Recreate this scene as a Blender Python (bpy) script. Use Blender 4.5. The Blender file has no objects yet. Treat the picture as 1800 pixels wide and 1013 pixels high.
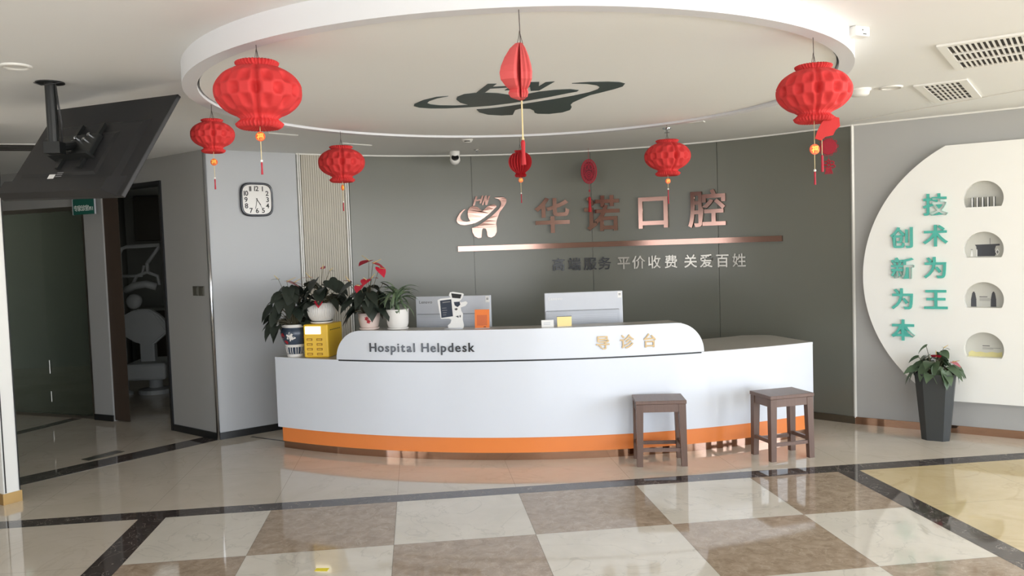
import bpy, bmesh, math, random
from math import sin, cos, pi, radians, sqrt, atan2
from mathutils import Vector, Matrix
random.seed(7)
S = bpy.context.scene
COL = S.collection

# ------------------------------------------------------------------ camera
F_PX, YAW, PITCH, ROLL, CAM_H = 1446.87, 0.115006, -0.0515442, 0.0333235, 1.64414
def cam_axes():
    fwd = Vector((sin(YAW)*cos(PITCH), cos(YAW)*cos(PITCH), sin(PITCH)))
    r = Vector((cos(YAW), -sin(YAW), 0)); d = fwd.cross(r)
    r2 = cos(ROLL)*r + sin(ROLL)*d; d2 = -sin(ROLL)*r + cos(ROLL)*d
    return r2, d2, fwd
r_, d_, f_ = cam_axes()
cd = bpy.data.cameras.new('camera'); cam = bpy.data.objects.new('camera', cd); COL.objects.link(cam)
cd.sensor_fit = 'HORIZONTAL'; cd.sensor_width = 36; cd.lens = 36*F_PX/1800
mx = Matrix((r_, -d_, -f_)).transposed().to_4x4(); mx.translation = (0, 0, CAM_H)
cam.matrix_world = mx; cd.clip_start = .05; cd.clip_end = 200
S.camera = cam

# ------------------------------------------------------------------ world, daylight, exposure
W = bpy.data.worlds.new('world'); S.world = W; W.use_nodes = True
nt = W.node_tree; nt.nodes.clear()
wo = nt.nodes.new('ShaderNodeOutputWorld'); bg = nt.nodes.new('ShaderNodeBackground')
tc = nt.nodes.new('ShaderNodeTexCoord'); sx = nt.nodes.new('ShaderNodeSeparateXYZ'); cr = nt.nodes.new('ShaderNodeValToRGB')
mr = nt.nodes.new('ShaderNodeMapRange'); mr.inputs[1].default_value = -1; mr.inputs[2].default_value = 1
nt.links.new(tc.outputs['Generated'], sx.inputs[0]); nt.links.new(sx.outputs['Z'], mr.inputs[0]); nt.links.new(mr.outputs[0], cr.inputs[0])
e = cr.color_ramp.elements
e[0].position = .40; e[0].color = (1.40, 1.37, 1.32, 1)          # sunlit paving outside
e[1].position = .56; e[1].color = (.80, .90, 1.04, 1)          # hazy sky
q = e.new(.49); q.color = (1.15, 1.15, 1.14, 1)
nt.links.new(cr.outputs[0], bg.inputs[0])
mx_ = nt.nodes.new('ShaderNodeMath'); mx_.operation = 'MULTIPLY_ADD'; mx_.inputs[1].default_value = 1.7; mx_.inputs[2].default_value = 4.3   # the sun side is to the right
nt.links.new(sx.outputs['X'], mx_.inputs[0]); nt.links.new(mx_.outputs[0], bg.inputs[1])
nt.links.new(bg.outputs[0], wo.inputs[0])
ZC = 2.576                                                     # ceiling height
REAR_Y, LEFT_X, RIGHT_X = -4.5, -6.5, 6.6
def portal(loc, rot, sx, sy):
    l = bpy.data.lights.new('daylight_portal', 'AREA'); l.shape = 'RECTANGLE'; l.size = sx; l.size_y = sy
    l.cycles.is_portal = True
    o = bpy.data.objects.new('daylight_portal', l); COL.objects.link(o); o.location = loc; o.rotation_euler = rot
portal((2.6, REAR_Y, 1.3), (radians(-90), 0, pi), 7.6, 2.35)
portal((RIGHT_X, 0, 1.3), (radians(90), 0, radians(90)), 8.0, 2.35)
portal((LEFT_X, -.55, 1.3), (radians(90), 0, radians(-90)), 5.1, 2.35)
S.view_settings.view_transform = 'Standard'; S.view_settings.look = 'None'
S.view_settings.gamma = 1; S.view_settings.use_curve_mapping = False
S.view_settings.exposure = 0.73
S.cycles.use_denoising = True
S.cycles.max_bounces = 10; S.cycles.diffuse_bounces = 6; S.cycles.sample_clamp_indirect = 8

# ------------------------------------------------------------------ materials
def lin(c): return tuple((v/12.92 if v <= .04045 else ((v+.055)/1.055)**2.4) for v in c)
def C(r, g, b): return lin((r/255, g/255, b/255)) + (1,)
MATS = {}
def mat(name, col, rough=.5, metal=0, var=.06, scale=8, bump=0, spec=.5, coat=0, emit=None, estr=0, stretch=None, trans=0):
    if name in MATS: return MATS[name]
    m = bpy.data.materials.new(name); m.use_nodes = True; MATS[name] = m
    t = m.node_tree; b = t.nodes['Principled BSDF']
    b.inputs['Roughness'].default_value = rough; b.inputs['Metallic'].default_value = metal
    b.inputs['Specular IOR Level'].default_value = spec; b.inputs['Coat Weight'].default_value = coat
    b.inputs['Coat Roughness'].default_value = .05; b.inputs['Transmission Weight'].default_value = trans
    tcn = t.nodes.new('ShaderNodeTexCoord'); mp = t.nodes.new('ShaderNodeMapping')
    if stretch: mp.inputs['Scale'].default_value = stretch
    n = t.nodes.new('ShaderNodeTexNoise'); n.inputs['Scale'].default_value = scale; n.inputs['Detail'].default_value = 4
    t.links.new(tcn.outputs['Object'], mp.inputs[0]); t.links.new(mp.outputs[0], n.inputs['Vector'])
    mix = t.nodes.new('ShaderNodeMix'); mix.data_type = 'RGBA'
    mix.inputs[6].default_value = tuple(min(1, c*(1-var)) for c in col[:3]) + (1,)
    mix.inputs[7].default_value = tuple(min(1, c*(1+var)) for c in col[:3]) + (1,)
    t.links.new(n.outputs['Fac'], mix.inputs[0]); t.links.new(mix.outputs[2], b.inputs['Base Color'])
    if bump:
        bn = t.nodes.new('ShaderNodeBump'); bn.inputs['Strength'].default_value = bump; bn.inputs['Distance'].default_value = .002
        t.links.new(n.outputs['Fac'], bn.inputs['Height']); t.links.new(bn.outputs[0], b.inputs['Normal'])
    if emit: b.inputs['Emission Color'].default_value = emit; b.inputs['Emission Strength'].default_value = estr
    return m
def marble(name, base, dark, vein, vs=3.0, vw=.02, rough=.06, spec=.5, amount=.6, mott=6, tangle=1.5):
    m = bpy.data.materials.new(name); m.use_nodes = True; MATS[name] = m
    t = m.node_tree; b = t.nodes['Principled BSDF']; b.inputs['Roughness'].default_value = rough
    b.inputs['Specular IOR Level'].default_value = spec
    g = t.nodes.new('ShaderNodeTexCoord'); n1 = t.nodes.new('ShaderNodeTexNoise'); n1.inputs['Scale'].default_value = mott; n1.inputs['Detail'].default_value = 8
    n1.inputs['Roughness'].default_value = .65; n1.inputs['Distortion'].default_value = .6
    n2 = t.nodes.new('ShaderNodeTexNoise'); n2.inputs['Scale'].default_value = vs; n2.inputs['Detail'].default_value = 5; n2.inputs['Distortion'].default_value = tangle
    for n in (n1, n2): t.links.new(g.outputs['Object'], n.inputs['Vector'])
    r1 = t.nodes.new('ShaderNodeValToRGB'); r1.color_ramp.elements[0].position = .36; r1.color_ramp.elements[1].position = .64
    r1.color_ramp.elements[0].color = dark; r1.color_ramp.elements[1].color = base
    t.links.new(n1.outputs['Fac'], r1.inputs[0])
    r2 = t.nodes.new('ShaderNodeValToRGB'); el = r2.color_ramp.elements
    el[0].position = .5-vw; el[0].color = (0, 0, 0, 1); el[1].position = .5+vw; el[1].color = (0, 0, 0, 1)
    k = el.new(.5); k.color = (amount, amount, amount, 1)
    t.links.new(n2.outputs['Fac'], r2.inputs[0])
    mix = t.nodes.new('ShaderNodeMix'); mix.data_type = 'RGBA'; mix.inputs[7].default_value = vein
    t.links.new(r2.outputs[0], mix.inputs[0]); t.links.new(r1.outputs[0], mix.inputs[6]); t.links.new(mix.outputs[2], b.inputs['Base Color'])
    return m
M = dict(
    cream=marble('cream_marble', C(218, 208, 194), C(208, 198, 182), C(184, 172, 154), 1.2, .012, .05, .5, .25, 1.6),
    white_tile=marble('white_marble', C(230, 224, 213), C(220, 214, 202), C(178, 174, 165), 2.2, .012, .05, .5, .35, 3),
    brown_tile=marble('brown_marble', C(184, 165, 145), C(156, 137, 117), C(206, 190, 170), 6, .016, .06, .5, .5, 14, 2.2),
    warm_lit_tile=marble('warm_lit_marble', C(222, 204, 164), C(208, 188, 146), C(186, 160, 118), 1.1, .02, .05, .5, .3, 1.3),  # cream marble with the warm light on it painted in as yellow
    dark_tile=marble('dark_marble', C(84, 76, 73), C(64, 58, 57), C(196, 190, 182), 5, .006, .05, .5, .7, 9, 2.5),
    grout=mat('grout', C(120, 108, 92), .8),
    ceil=mat('ceiling_paint', C(238, 239, 238), .8, var=.015, scale=2),
    soffit=mat('soffit_paint', C(240, 241, 238), .7, var=.015, scale=2),
    drum=mat('drum_paint', C(222, 223, 226), .6, var=.01, scale=2),
    lacquer=mat('grey_green_lacquer', C(114, 115, 106), .28, var=.04, scale=1.5, spec=.5),
    grey_panel=mat('grey_wall_panel', C(186, 189, 192), .45, var=.03, scale=1.5),
    grey_wall=mat('grey_wall_paint', C(176, 176, 174), .6, var=.02, scale=2),
    flute=mat('fluted_panel', C(190, 184, 170), .5, var=.02),
    white_trim=mat('white_trim', C(235, 234, 228), .3, var=.01),
    chrome=mat('chrome', C(200, 202, 205), .12, 1, var=.01),
    steel=mat('brushed_steel', C(170, 166, 158), .28, 1, var=.05, scale=40),
    bronze=mat('bronze_skirting', C(84, 77, 64), .4, .3),
    copper=mat('copper_mirror', C(150, 120, 110), .15, 1, var=.02),
    copper_skirt=mat('copper_skirting', C(176, 142, 122), .05, 1, var=.03, scale=30),
    gold=mat('gold_plate', C(214, 176, 110), .18, 1, var=.03),
    pale_gold=mat('pale_gold', C(142, 122, 92), .28, 1, var=.03),
    gunmetal=mat('dark_mirror_metal', C(86, 88, 92), .25, 1, var=.04),
    gloss_white=mat('gloss_white_panel', C(230, 235, 243), .18, var=.01, spec=.4),
    orange=mat('orange_laminate', C(244, 142, 72), .3, var=.02),
    counter=mat('grey_countertop', C(182, 178, 171), .35, var=.05, scale=30),
    black_gap=mat('black_gap', C(28, 28, 30), .4, var=.02),
    red_paper=mat('red_paper', C(200, 48, 48), .75, var=.07, scale=18),
    folded_paper=mat('faded_red_paper', C(208, 84, 84), .75, var=.06, scale=18),
    red_paper_edge=mat('red_paper_trim', C(176, 30, 38), .7, var=.08, scale=20),
    crimson=mat('crimson_cord', C(172, 28, 50), .6, var=.1, scale=60),
    tag_orange=mat('orange_charm', C(232, 92, 40), .45, var=.05, scale=30),
    tag_gold=mat('gold_charm_print', C(255, 208, 90), .4, var=.03),
    cord=mat('pale_cord', C(214, 196, 150), .7, var=.05, scale=90),
    dark_cord=mat('dark_cord', C(70, 60, 58), .7, var=.05, scale=90),
    emblem=mat('dark_green_vinyl', C(58, 74, 72), .45, var=.03),
    teal=mat('teal_acrylic', C(62, 178, 162), .25, var=.03, scale=20),
    board=mat('white_display_panel', C(244, 244, 240), .35, var=.01),
    niche=mat('niche_print_grey', C(206, 206, 200), .6, var=.03),
    niche_yel=mat('niche_print_yellow', C(226, 218, 160), .6, var=.12, scale=12),
    print_dark=mat('print_dark', C(72, 74, 80), .6, var=.06, scale=30),
    print_mid=mat('print_mid', C(128, 128, 130), .6, var=.06, scale=30),
    print_white=mat('print_white', C(240, 240, 238), .5, var=.01),
    wood=mat('walnut_wood', C(112, 88, 77), .38, var=.22, scale=6, bump=.15, stretch=(14, 1.5, 1.5)),
    wood_leg=mat('walnut_wood_leg', C(104, 80, 68), .4, var=.2, scale=6, bump=.15, stretch=(14, 14, 1.2)),
    door_wood=mat('brown_door_wood', C(76, 62, 52), .5, var=.12, scale=5, stretch=(10, 10, 1)),
    black_plastic=mat('black_plastic', C(33, 33, 35), .5, var=.04, scale=30, bump=.05),
    black_metal=mat('black_metal', C(36, 38, 38), .4, .2, var=.05, scale=20),
    screen=mat('black_screen', C(14, 15, 17), .08, var=.02),
    white_plastic=mat('white_plastic', C(236, 235, 230), .4, var=.01),
    beige_plastic=mat('beige_plastic', C(206, 200, 184), .5, var=.02),
    grey_plastic=mat('silver_plastic', C(208, 212, 220), .4, var=.02, scale=20),
    grey_plastic2=mat('silver_plastic_ribbed', C(194, 199, 208), .45, var=.03, scale=20),
    switch=mat('taupe_switch', C(104, 102, 92), .35, .3, var=.03),
    yellow=mat('yellow_plastic', C(246, 200, 50), .35, var=.03),
    yellow_dark=mat('amber_slot', C(160, 108, 34), .5, var=.05),
    lit=mat('lit_screen', C(255, 245, 215), .3, emit=(1, .84, .48, 1), estr=1.0),
    leaf=mat('dark_leaf', C(44, 52, 44), .4, var=.25, scale=14),
    leaf2=mat('mid_leaf', C(78, 98, 72), .4, var=.25, scale=14),
    leaf3=mat('narrow_green_leaf', C(112, 132, 102), .45, var=.25, scale=14),
    stem=mat('green_stem', C(90, 84, 62), .6, var=.15),
    spathe=mat('red_spathe', C(200, 44, 66), .25, var=.12, scale=10),
    spathe_pink=mat('pink_spathe', C(186, 92, 108), .3, var=.14, scale=10),
    spadix=mat('cream_spadix', C(214, 190, 130), .5, var=.1, scale=50),
    soil=mat('dark_soil', C(52, 44, 38), .95, var=.3, scale=60, bump=.5),
    porcelain=mat('white_porcelain', C(236, 234, 230), .2, var=.015),
    pink_pot=mat('pinkish_porcelain', C(226, 208, 200), .25, var=.015),
    blue_glaze=mat('dark_blue_glaze', C(62, 74, 90), .25, var=.1, scale=12),
    red_glaze=mat('red_glaze', C(176, 40, 52), .3, var=.05),
    planter=mat('dark_planter', C(58, 61, 61), .45, var=.05, scale=16, bump=.05),
    sign_green=mat('sign_green', C(32, 108, 94), .4, var=.02),
    sign_text=mat('sign_text_white', C(235, 245, 240), .5, var=.01),
    sticker=mat('yellow_sticker', C(250, 232, 60), .5, var=.04, scale=20),
    ink=mat('black_ink', C(34, 34, 36), .5, var=.02),
    dental=mat('dental_upholstery', C(168, 170, 168), .5, var=.04, scale=8),
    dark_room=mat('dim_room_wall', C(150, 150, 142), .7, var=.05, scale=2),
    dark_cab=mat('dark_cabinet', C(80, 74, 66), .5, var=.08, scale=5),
    vent_dark=mat('vent_interior', C(60, 58, 56), .9, var=.1),
    concrete=mat('outer_wall', C(176, 170, 160), .8, var=.03, scale=2),
    mullion=mat('dark_mullion', C(66, 62, 58), .5, var=.03),
    orange_card=mat('orange_card', C(244, 132, 60), .45, var=.04, scale=14),
    navy=mat('navy_print', C(38, 48, 66), .4, var=.15, scale=25),
)
def glass_mat():
    m = bpy.data.materials.new('tinted_glass'); m.use_nodes = True; t = m.node_tree; t.nodes.clear()
    o = t.nodes.new('ShaderNodeOutputMaterial'); tr = t.nodes.new('ShaderNodeBsdfTransparent'); gl = t.nodes.new('ShaderNodeBsdfGlossy')
    tr.inputs[0].default_value = (.62, .66, .62, 1); gl.inputs[0].default_value = (.85, .92, .9, 1); gl.inputs['Roughness'].default_value = .03
    fr = t.nodes.new('ShaderNodeFresnel'); ge = t.nodes.new('ShaderNodeNewGeometry'); ma = t.nodes.new('ShaderNodeMath'); ma.operation = 'MULTIPLY_ADD'
    ma.inputs[1].default_value = 1/1.5-1.5; ma.inputs[2].default_value = 1.5; t.links.new(ge.outputs['Backfacing'], ma.inputs[0]); t.links.new(ma.outputs[0], fr.inputs[0]); mx = t.nodes.new('ShaderNodeMixShader')
    t.links.new(fr.outputs[0], mx.inputs[0]); t.links.new(tr.outputs[0], mx.inputs[1]); t.links.new(gl.outputs[0], mx.inputs[2]); t.links.new(mx.outputs[0], o.inputs[0])
    return m
M['glass'] = glass_mat()

# ------------------------------------------------------------------ helpers
def obj(name, bm, m, parent=None, smooth=False, loc=None):
    me = bpy.data.meshes.new(name)
    bmesh.ops.recalc_face_normals(bm, faces=bm.faces[:])
    bm.to_mesh(me); bm.free()
    for k in (m if isinstance(m, (list, tuple)) else [m]): me.materials.append(M[k] if isinstance(k, str) else k)
    if smooth:
        for p in me.polygons: p.use_smooth = True
    o = bpy.data.objects.new(name, me); COL.objects.link(o)
    if parent: o.parent = parent
    if loc: o.location = loc
    return o
def tag(o, label, cat, group=None):
    o['label'] = label; o['category'] = cat
    if group: o['group'] = group
    return o
def thing(name, label, cat, loc=(0, 0, 0), rz=0, group=None):
    o = bpy.data.objects.new(name, None); COL.objects.link(o); o.empty_display_size = .05
    o.location = loc; o.rotation_euler = (0, 0, rz)
    return tag(o, label, cat, group)
def struct(name, bm, m, smooth=False, parent=None):
    o = obj(name, bm, m, parent, smooth)
    if not parent: o['kind'] = 'structure'
    return o
def smooth_by_angle(o, ang=40):
    for p in o.data.polygons: p.use_smooth = True
    bm = bmesh.new(); bm.from_mesh(o.data)
    for ed in bm.edges:
        if len(ed.link_faces) == 2 and ed.calc_face_angle(0) > radians(ang): ed.smooth = False
    bm.to_mesh(o.data); bm.free()
    return o
def NB(): return bmesh.new()
def box(bm, x0, x1, y0, y1, z0, z1, mt=None, bev=0):
    v = [Vector((x, y, z)) for x in (x0, x1) for y in (y0, y1) for z in (z0, z1)]
    if mt: v = [mt @ p for p in v]
    v = [bm.verts.new(p) for p in v]
    fs = [bm.faces.new([v[i] for i in q]) for q in ((0, 1, 3, 2), (4, 6, 7, 5), (0, 4, 5, 1), (2, 3, 7, 6), (0, 2, 6, 4), (1, 5, 7, 3))]
    if bev:
        es = list({ed for f in fs for ed in f.edges})
        bmesh.ops.bevel(bm, geom=es, offset=bev, segments=2, affect='EDGES', profile=.5)
    return bm
def prism(bm, pts, z0, z1, mt=None):
    a = [Vector((x, y, z0)) for x, y in pts]; b = [Vector((x, y, z1)) for x, y in pts]
    if mt: a = [mt @ p for p in a]; b = [mt @ p for p in b]
    a = [bm.verts.new(p) for p in a]; b = [bm.verts.new(p) for p in b]
    bm.faces.new(a[::-1]); bm.faces.new(b); n = len(a)
    for i in range(n): bm.faces.new((a[i], a[(i+1) % n], b[(i+1) % n], b[i]))
    return bm
def lathe(bm, prof, n=32, c=(0, 0), mt=None, cap=True):
    rings = []
    for r, z in prof:
        ring = []
        for i in range(n):
            p = Vector((c[0]+r*cos(2*pi*i/n), c[1]+r*sin(2*pi*i/n), z))
            ring.append(bm.verts.new(mt @ p if mt else p))
        rings.append(ring)
    for a, b in zip(rings, rings[1:]):
        for i in range(n): bm.faces.new((a[i], a[(i+1) % n], b[(i+1) % n], b[i]))
    if cap:
        bm.faces.new(rings[0][::-1]); bm.faces.new(rings[-1])
    return bm
def tube(bm, pts, r, n=8, r2=None):
    pts = [Vector(p) for p in pts]; rings = []; m = len(pts)
    for i, p in enumerate(pts):
        d = (pts[min(i+1, m-1)] - pts[max(i-1, 0)]).normalized()
        u = d.orthogonal().normalized() if i == 0 else (u_prev - d*u_prev.dot(d)).normalized()
        u_prev = u; w = d.cross(u); rr = r + ((r2 if r2 is not None else r)-r)*i/(m-1)
        rings.append([bm.verts.new(p + rr*(cos(2*pi*k/n)*u + sin(2*pi*k/n)*w)) for k in range(n)])
    for a, b in zip(rings, rings[1:]):
        for k in range(n): bm.faces.new((a[k], a[(k+1) % n], b[(k+1) % n], b[k]))
    bm.faces.new(rings[0][::-1]); bm.faces.new(rings[-1])
    return bm
def arc_prism(bm, c, r0, r1, t0, t1, z0, z1, n, side, org=(0, 0, 0)):
    """band between radii r0..r1; side=+1: angle from +y (inside of the back wall), -1: from -y (front of the desk)"""
    def P(r, t, z): return Vector((c[0]+r*sin(t)-org[0], c[1]+side*r*cos(t)-org[1], z-org[2]))
    rows = []
    for i in range(n+1):
        t = radians(t0+(t1-t0)*i/n)
        rows.append([bm.verts.new(P(r, t, z)) for r, z in ((r0, z0), (r1, z0), (r1, z1), (r0, z1))])
    for a, b in zip(rows, rows[1:]):
        for k in range(4): bm.faces.new((a[k], b[k], b[(k+1) % 4], a[(k+1) % 4]))
    bm.faces.new(rows[0]); bm.faces.new(rows[-1][::-1])
    return bm
def glyph(ch, size, depth, bold=.0):
    cu = bpy.data.curves.new('g', 'FONT'); cu.body = ch; cu.size = size; cu.extrude = depth/2; cu.offset = bold*size; cu.resolution_u = 4
    o = bpy.data.objects.new('g', cu); COL.objects.link(o)
    dg = bpy.context.evaluated_depsgraph_get(); me = bpy.data.meshes.new_from_object(o.evaluated_get(dg))
    bpy.data.objects.remove(o); bpy.data.curves.remove(cu)
    bm = NB(); bm.from_mesh(me); bpy.data.meshes.remove(me)
    bmesh.ops.remove_doubles(bm, verts=bm.verts[:], dist=1e-5)
    return bm
def xform(bm, mt):
    for v in bm.verts: v.co = mt @ v.co
    return bm
def frame(o, x, y, z=None):
    x = Vector(x); y = Vector(y); z = x.cross(y)
    m = Matrix((x, y, z)).transposed().to_4x4(); m.translation = o
    return m
BW = (.634, 4.81, 3.59); DK = (1.6, 10.5, 4.42)
def on_wall(th, z, r=3.59):
    t = radians(th); return frame((BW[0]+r*sin(t), BW[1]+r*cos(t), z), (cos(t), -sin(t), 0), (0, 0, 1))
def on_desk(th, z, r=4.42):
    t = radians(th); return frame((DK[0]+r*sin(t), DK[1]-r*cos(t), z), (cos(t), sin(t), 0), (0, 0, 1))
RW_T = Vector((.748, -.663, 0)); RW_N = Vector((-.663, -.748, 0)); RW_O = Vector((3.736, 6.69, 0))
def on_right(s, z, off=0): return frame(RW_O + RW_T*s + RW_N*off + Vector((0, 0, z)), RW_T, (0, 0, 1))
def cjk(root, name, ch, size, depth, m, mt, bold=.012, label=None):
    bm = glyph(ch, size, depth, bold)
    xform(bm, Matrix.Translation((-.5*size, -.38*size, depth/2))); xform(bm, Matrix.Translation(-root.location) @ mt)
    o = obj(name, bm, m, root)
    if label: o['label'] = label
    return o
def rel(root): return Matrix.Translation(-Vector(root.location))

# ------------------------------------------------------------------ floor
OX, OY, T = -.9835, 5.3476, .8
bm = NB(); mats = ['cream', 'white_tile', 'brown_tile', 'warm_lit_tile', 'dark_tile', 'grout']
def quad(x0, x1, y0, y1, mi, z=0):
    f = bm.faces.new([bm.verts.new((x, y, z)) for x, y in ((x0, y0), (x1, y0), (x1, y1), (x0, y1))]); f.material_index = mi
g = .0009
cols = [-1.633] + [OX+T*i for i in range(5)] + [2.853]
rows = [OY-.788-T*i for i in range(12)]; rows = [OY] + rows
for j in range(12):
    for i in range(6):
        quad(cols[i]+g, cols[i+1]-g, rows[j+1]+g, rows[j]-g, 1 if (i+j) % 2 == 0 else 2)
ymin = rows[12]
quad(-1.80, -1.633-g, ymin, OY, 4); quad(2.853+g, 3.01, ymin, OY, 4)
quad(LEFT_X, RIGHT_X, OY, OY+.15, 4)
x = -1.80
while x > LEFT_X:
    for j in range(12): quad(max(x-T, LEFT_X)+g, x-g, rows[j+1]+g, rows[j]-g, 0)
    x -= T
x = 3.01
while x < RIGHT_X:
    for j in range(12): quad(x+g, min(x+T, RIGHT_X)-g, rows[j+1]+g, rows[j]-g, 3)
    x += T
for i in range(-8, 12):
    for j in range(11):
        quad(OX+T*i+g, OX+T*(i+1)-g, OY+.15+T*j+g, OY+.15+T*(j+1)-g, 0)
quad(LEFT_X-2, RIGHT_X+3, REAR_Y-2, 15, 5, -.003)
fl = struct('floor', bm, mats)
# dark stone thresholds laid in the floor
bm = NB()
a, b = Vector((-2.96, 6.364)), Vector((-1.80, 7.53)); n = Vector((-.707, .707))*.25
for (p, q, w) in ((a, b, n),):
    prism(bm, [tuple(p), tuple(q), tuple(q+w*.9), tuple(p+w)], -.002, .0012)
p, q = Vector((-1.543, 7.569)), Vector((-1.15, 7.265)); w = Vector((.012, .016))
prism(bm, [tuple(p), tuple(q), tuple(q+w), tuple(p+w)], -.002, .001)
p, q = Vector((-3.95, 8.05)), Vector((-3.5, 8.92)); w = Vector((-.12, .06))
prism(bm, [tuple(p), tuple(q), tuple(q+w), tuple(p+w)], -.002, .0012)
struct('trim_1', bm, 'dark_tile')

# ------------------------------------------------------------------ ceiling
bm = NB(); box(bm, LEFT_X-2, RIGHT_X+1, REAR_Y, 14, ZC, ZC+.1); struct('ceiling', bm, 'ceil')
DC = (.6, 4.63)
bm = NB(); lathe(bm, [(1.68, ZC), (1.68, 2.475), (1.75, 2.475), (1.75, ZC)], 128, DC, cap=False)
smooth_by_angle(struct('ceiling_drum', bm, 'drum'), 30)
bm = NB(); lathe(bm, [(1.668, ZC), (1.668, 2.489)], 128, DC, cap=True); struct('ceiling_disc', bm, 'soffit')
# faint fold where the ceiling steps along the right wall
bm = NB()
for a, b in (((3.614, 6.46), (4.5, 4.02)),):
    a, b = Vector(a), Vector(b); n = Vector((.94, .34))*.012
    prism(bm, [tuple(a), tuple(b), tuple(b+n), tuple(a+n)], ZC-.006, ZC)
struct('trim_2', bm, 'white_trim')

# ------------------------------------------------------------------ walls
ARC0, ARC1 = -28.6, 48
RB = BW[2]
bm = NB(); seams = [-20.4, -.65, 18.7, 38.8, ARC1]
for a, b in zip(seams[:-1], seams[1:-1]):
    arc_prism(bm, BW, RB, RB+.05, a+.045, b-(.045 if b < ARC1 else 0), 0, ZC, 16, 1)
arc_prism(bm, BW, RB+.01, RB+.15, ARC0, ARC1, 0, ZC, 60, 1)
WE = Vector((BW[0]+RB*sin(radians(ARC1)), BW[1]+RB*cos(radians(ARC1)))); wd = (Vector((3.736, 6.69))-WE).normalized(); wn = Vector((-wd.y, wd.x))
def back_end(bm, z0, z1, o0, o1): prism(bm, [tuple(WE-wn*-o0), tuple(Vector((3.736, 6.69))+wn*o0), tuple(Vector((3.736, 6.69))+wn*o1), tuple(WE+wn*o1)], z0, z1)
pl_ = [(BW[0]+RB*sin(radians(t)), BW[1]+RB*cos(radians(t))) for t in [38.845+.6*i for i in range(13)]]
A_, B_ = Vector(pl_[-1]), Vector((3.736, 6.69)); T_ = (A_-Vector(pl_[-2])).normalized(); K_ = A_+T_*((B_-A_).length*.5)
pl_ += [tuple((1-u)**2*A_+2*u*(1-u)*K_+u*u*B_) for u in [i/12 for i in range(1, 13)]]
fr = [[bm.verts.new((x, y, z)) for z in (0, ZC)] for x, y in pl_]
for p, q in zip(fr, fr[1:]): bm.faces.new((p[0], q[0], q[1], p[1]))
back_end(bm, 0, ZC, .03, .1)
smooth_by_angle(struct('wall_back', bm, 'lacquer'), 30)
bm = NB()                                                    # fluted panel left of the lacquer panels
for i in range(20):
    a = ARC0+.75 + (8.2-1.2)*i/20
    arc_prism(bm, BW, RB-.003, RB+.02, a+.03, a+.33, 0, ZC, 1, 1)
struct('wall_fluted', bm, 'flute')
bm = NB()                                                    # white twin strips either side of it
for a in (ARC0+.1, ARC0+.38, -21.05, -20.75):
    arc_prism(bm, BW, RB-.022, RB+.02, a, a+.15, 0, ZC, 1, 1)
struct('trim_3', bm, 'white_trim')
bm = NB(); arc_prism(bm, BW, RB-.015, RB+.01, -20.4, ARC1, 0, .062, 60, 1); back_end(bm, 0, .062, -.015, .01); struct('baseboard_back', bm, 'bronze')
bm = NB(); arc_prism(bm, BW, RB-.015, RB+.01, ARC0, ARC1, ZC-.012, ZC, 60, 1); back_end(bm, ZC-.012, ZC, -.015, .01); struct('trim_4', bm, 'white_trim')

def wall_seg(bm, a, b, z0=0, z1=ZC, th=.12, off=0):
    a, b = Vector(a), Vector(b); d = (b-a).normalized(); n = Vector((-d.y, d.x))
    prism(bm, [tuple(a+n*off), tuple(b+n*off), tuple(b+n*(off+th)), tuple(a+n*(off+th))], z0, z1)
POST, DJ, DL = (-1.807, 7.524), (-2.333, 8.05), (-2.803, 8.486)
arc_start = (BW[0]+RB*sin(radians(ARC0)), BW[1]+RB*cos(radians(ARC0)))
bm = NB(); wall_seg(bm, POST, arc_start); struct('wall_clock', bm, 'grey_panel')
bm = NB(); wall_seg(bm, DJ, POST)
wall_seg(bm, (-2.86, 8.535), DJ, 2.36, ZC)
struct('wall_door', bm, 'grey_wall')
P1, P0, GL = (-3.101, 8.677), (-3.331, 8.825), (-5.4, 9.90)
bm = NB(); wall_seg(bm, P0, P1); wall_seg(bm, P1, (-2.86, 8.535), 2.36, ZC); struct('wall_post', bm, 'grey_wall')
bm = NB(); wall_seg(bm, GL, P0, 2.19, ZC); struct('wall_transom', bm, 'grey_wall')
bm = NB()
for a, b in ((POST, arc_start), (DJ, POST), (P0, P1)): wall_seg(bm, a, b, 0, .062, .02, -.012)
struct('baseboard_left', bm, 'black_metal')
bm = NB(); lathe(bm, [(.016, 0), (.016, ZC)], 12, (POST[0], POST[1]-.004)); struct('trim_5', bm, 'chrome', True)
# right wall and its copper skirting
bm = NB(); e0 = RW_O.xy; e1 = (RW_O + RW_T*3.9).xy; wall_seg(bm, e1, e0, 0, ZC, -.15); struct('wall_right', bm, 'grey_wall')
bm = NB(); wall_seg(bm, e1, e0, 0, .062, .012, 0.0); struct('baseboard_right', bm, 'copper_skirt')
bm = NB(); tt = (RW_O + RW_N*.004).xy; box(bm, -.010, .010, -.010, .010, .055, ZC, Matrix.Translation((tt.x, tt.y, 0))); struct('trim_6', bm, 'white_trim')
bm = NB(); wall_seg(bm, e1, e0, ZC-.012, ZC, .012, 0); struct('trim_7', bm, 'white_trim')
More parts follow.
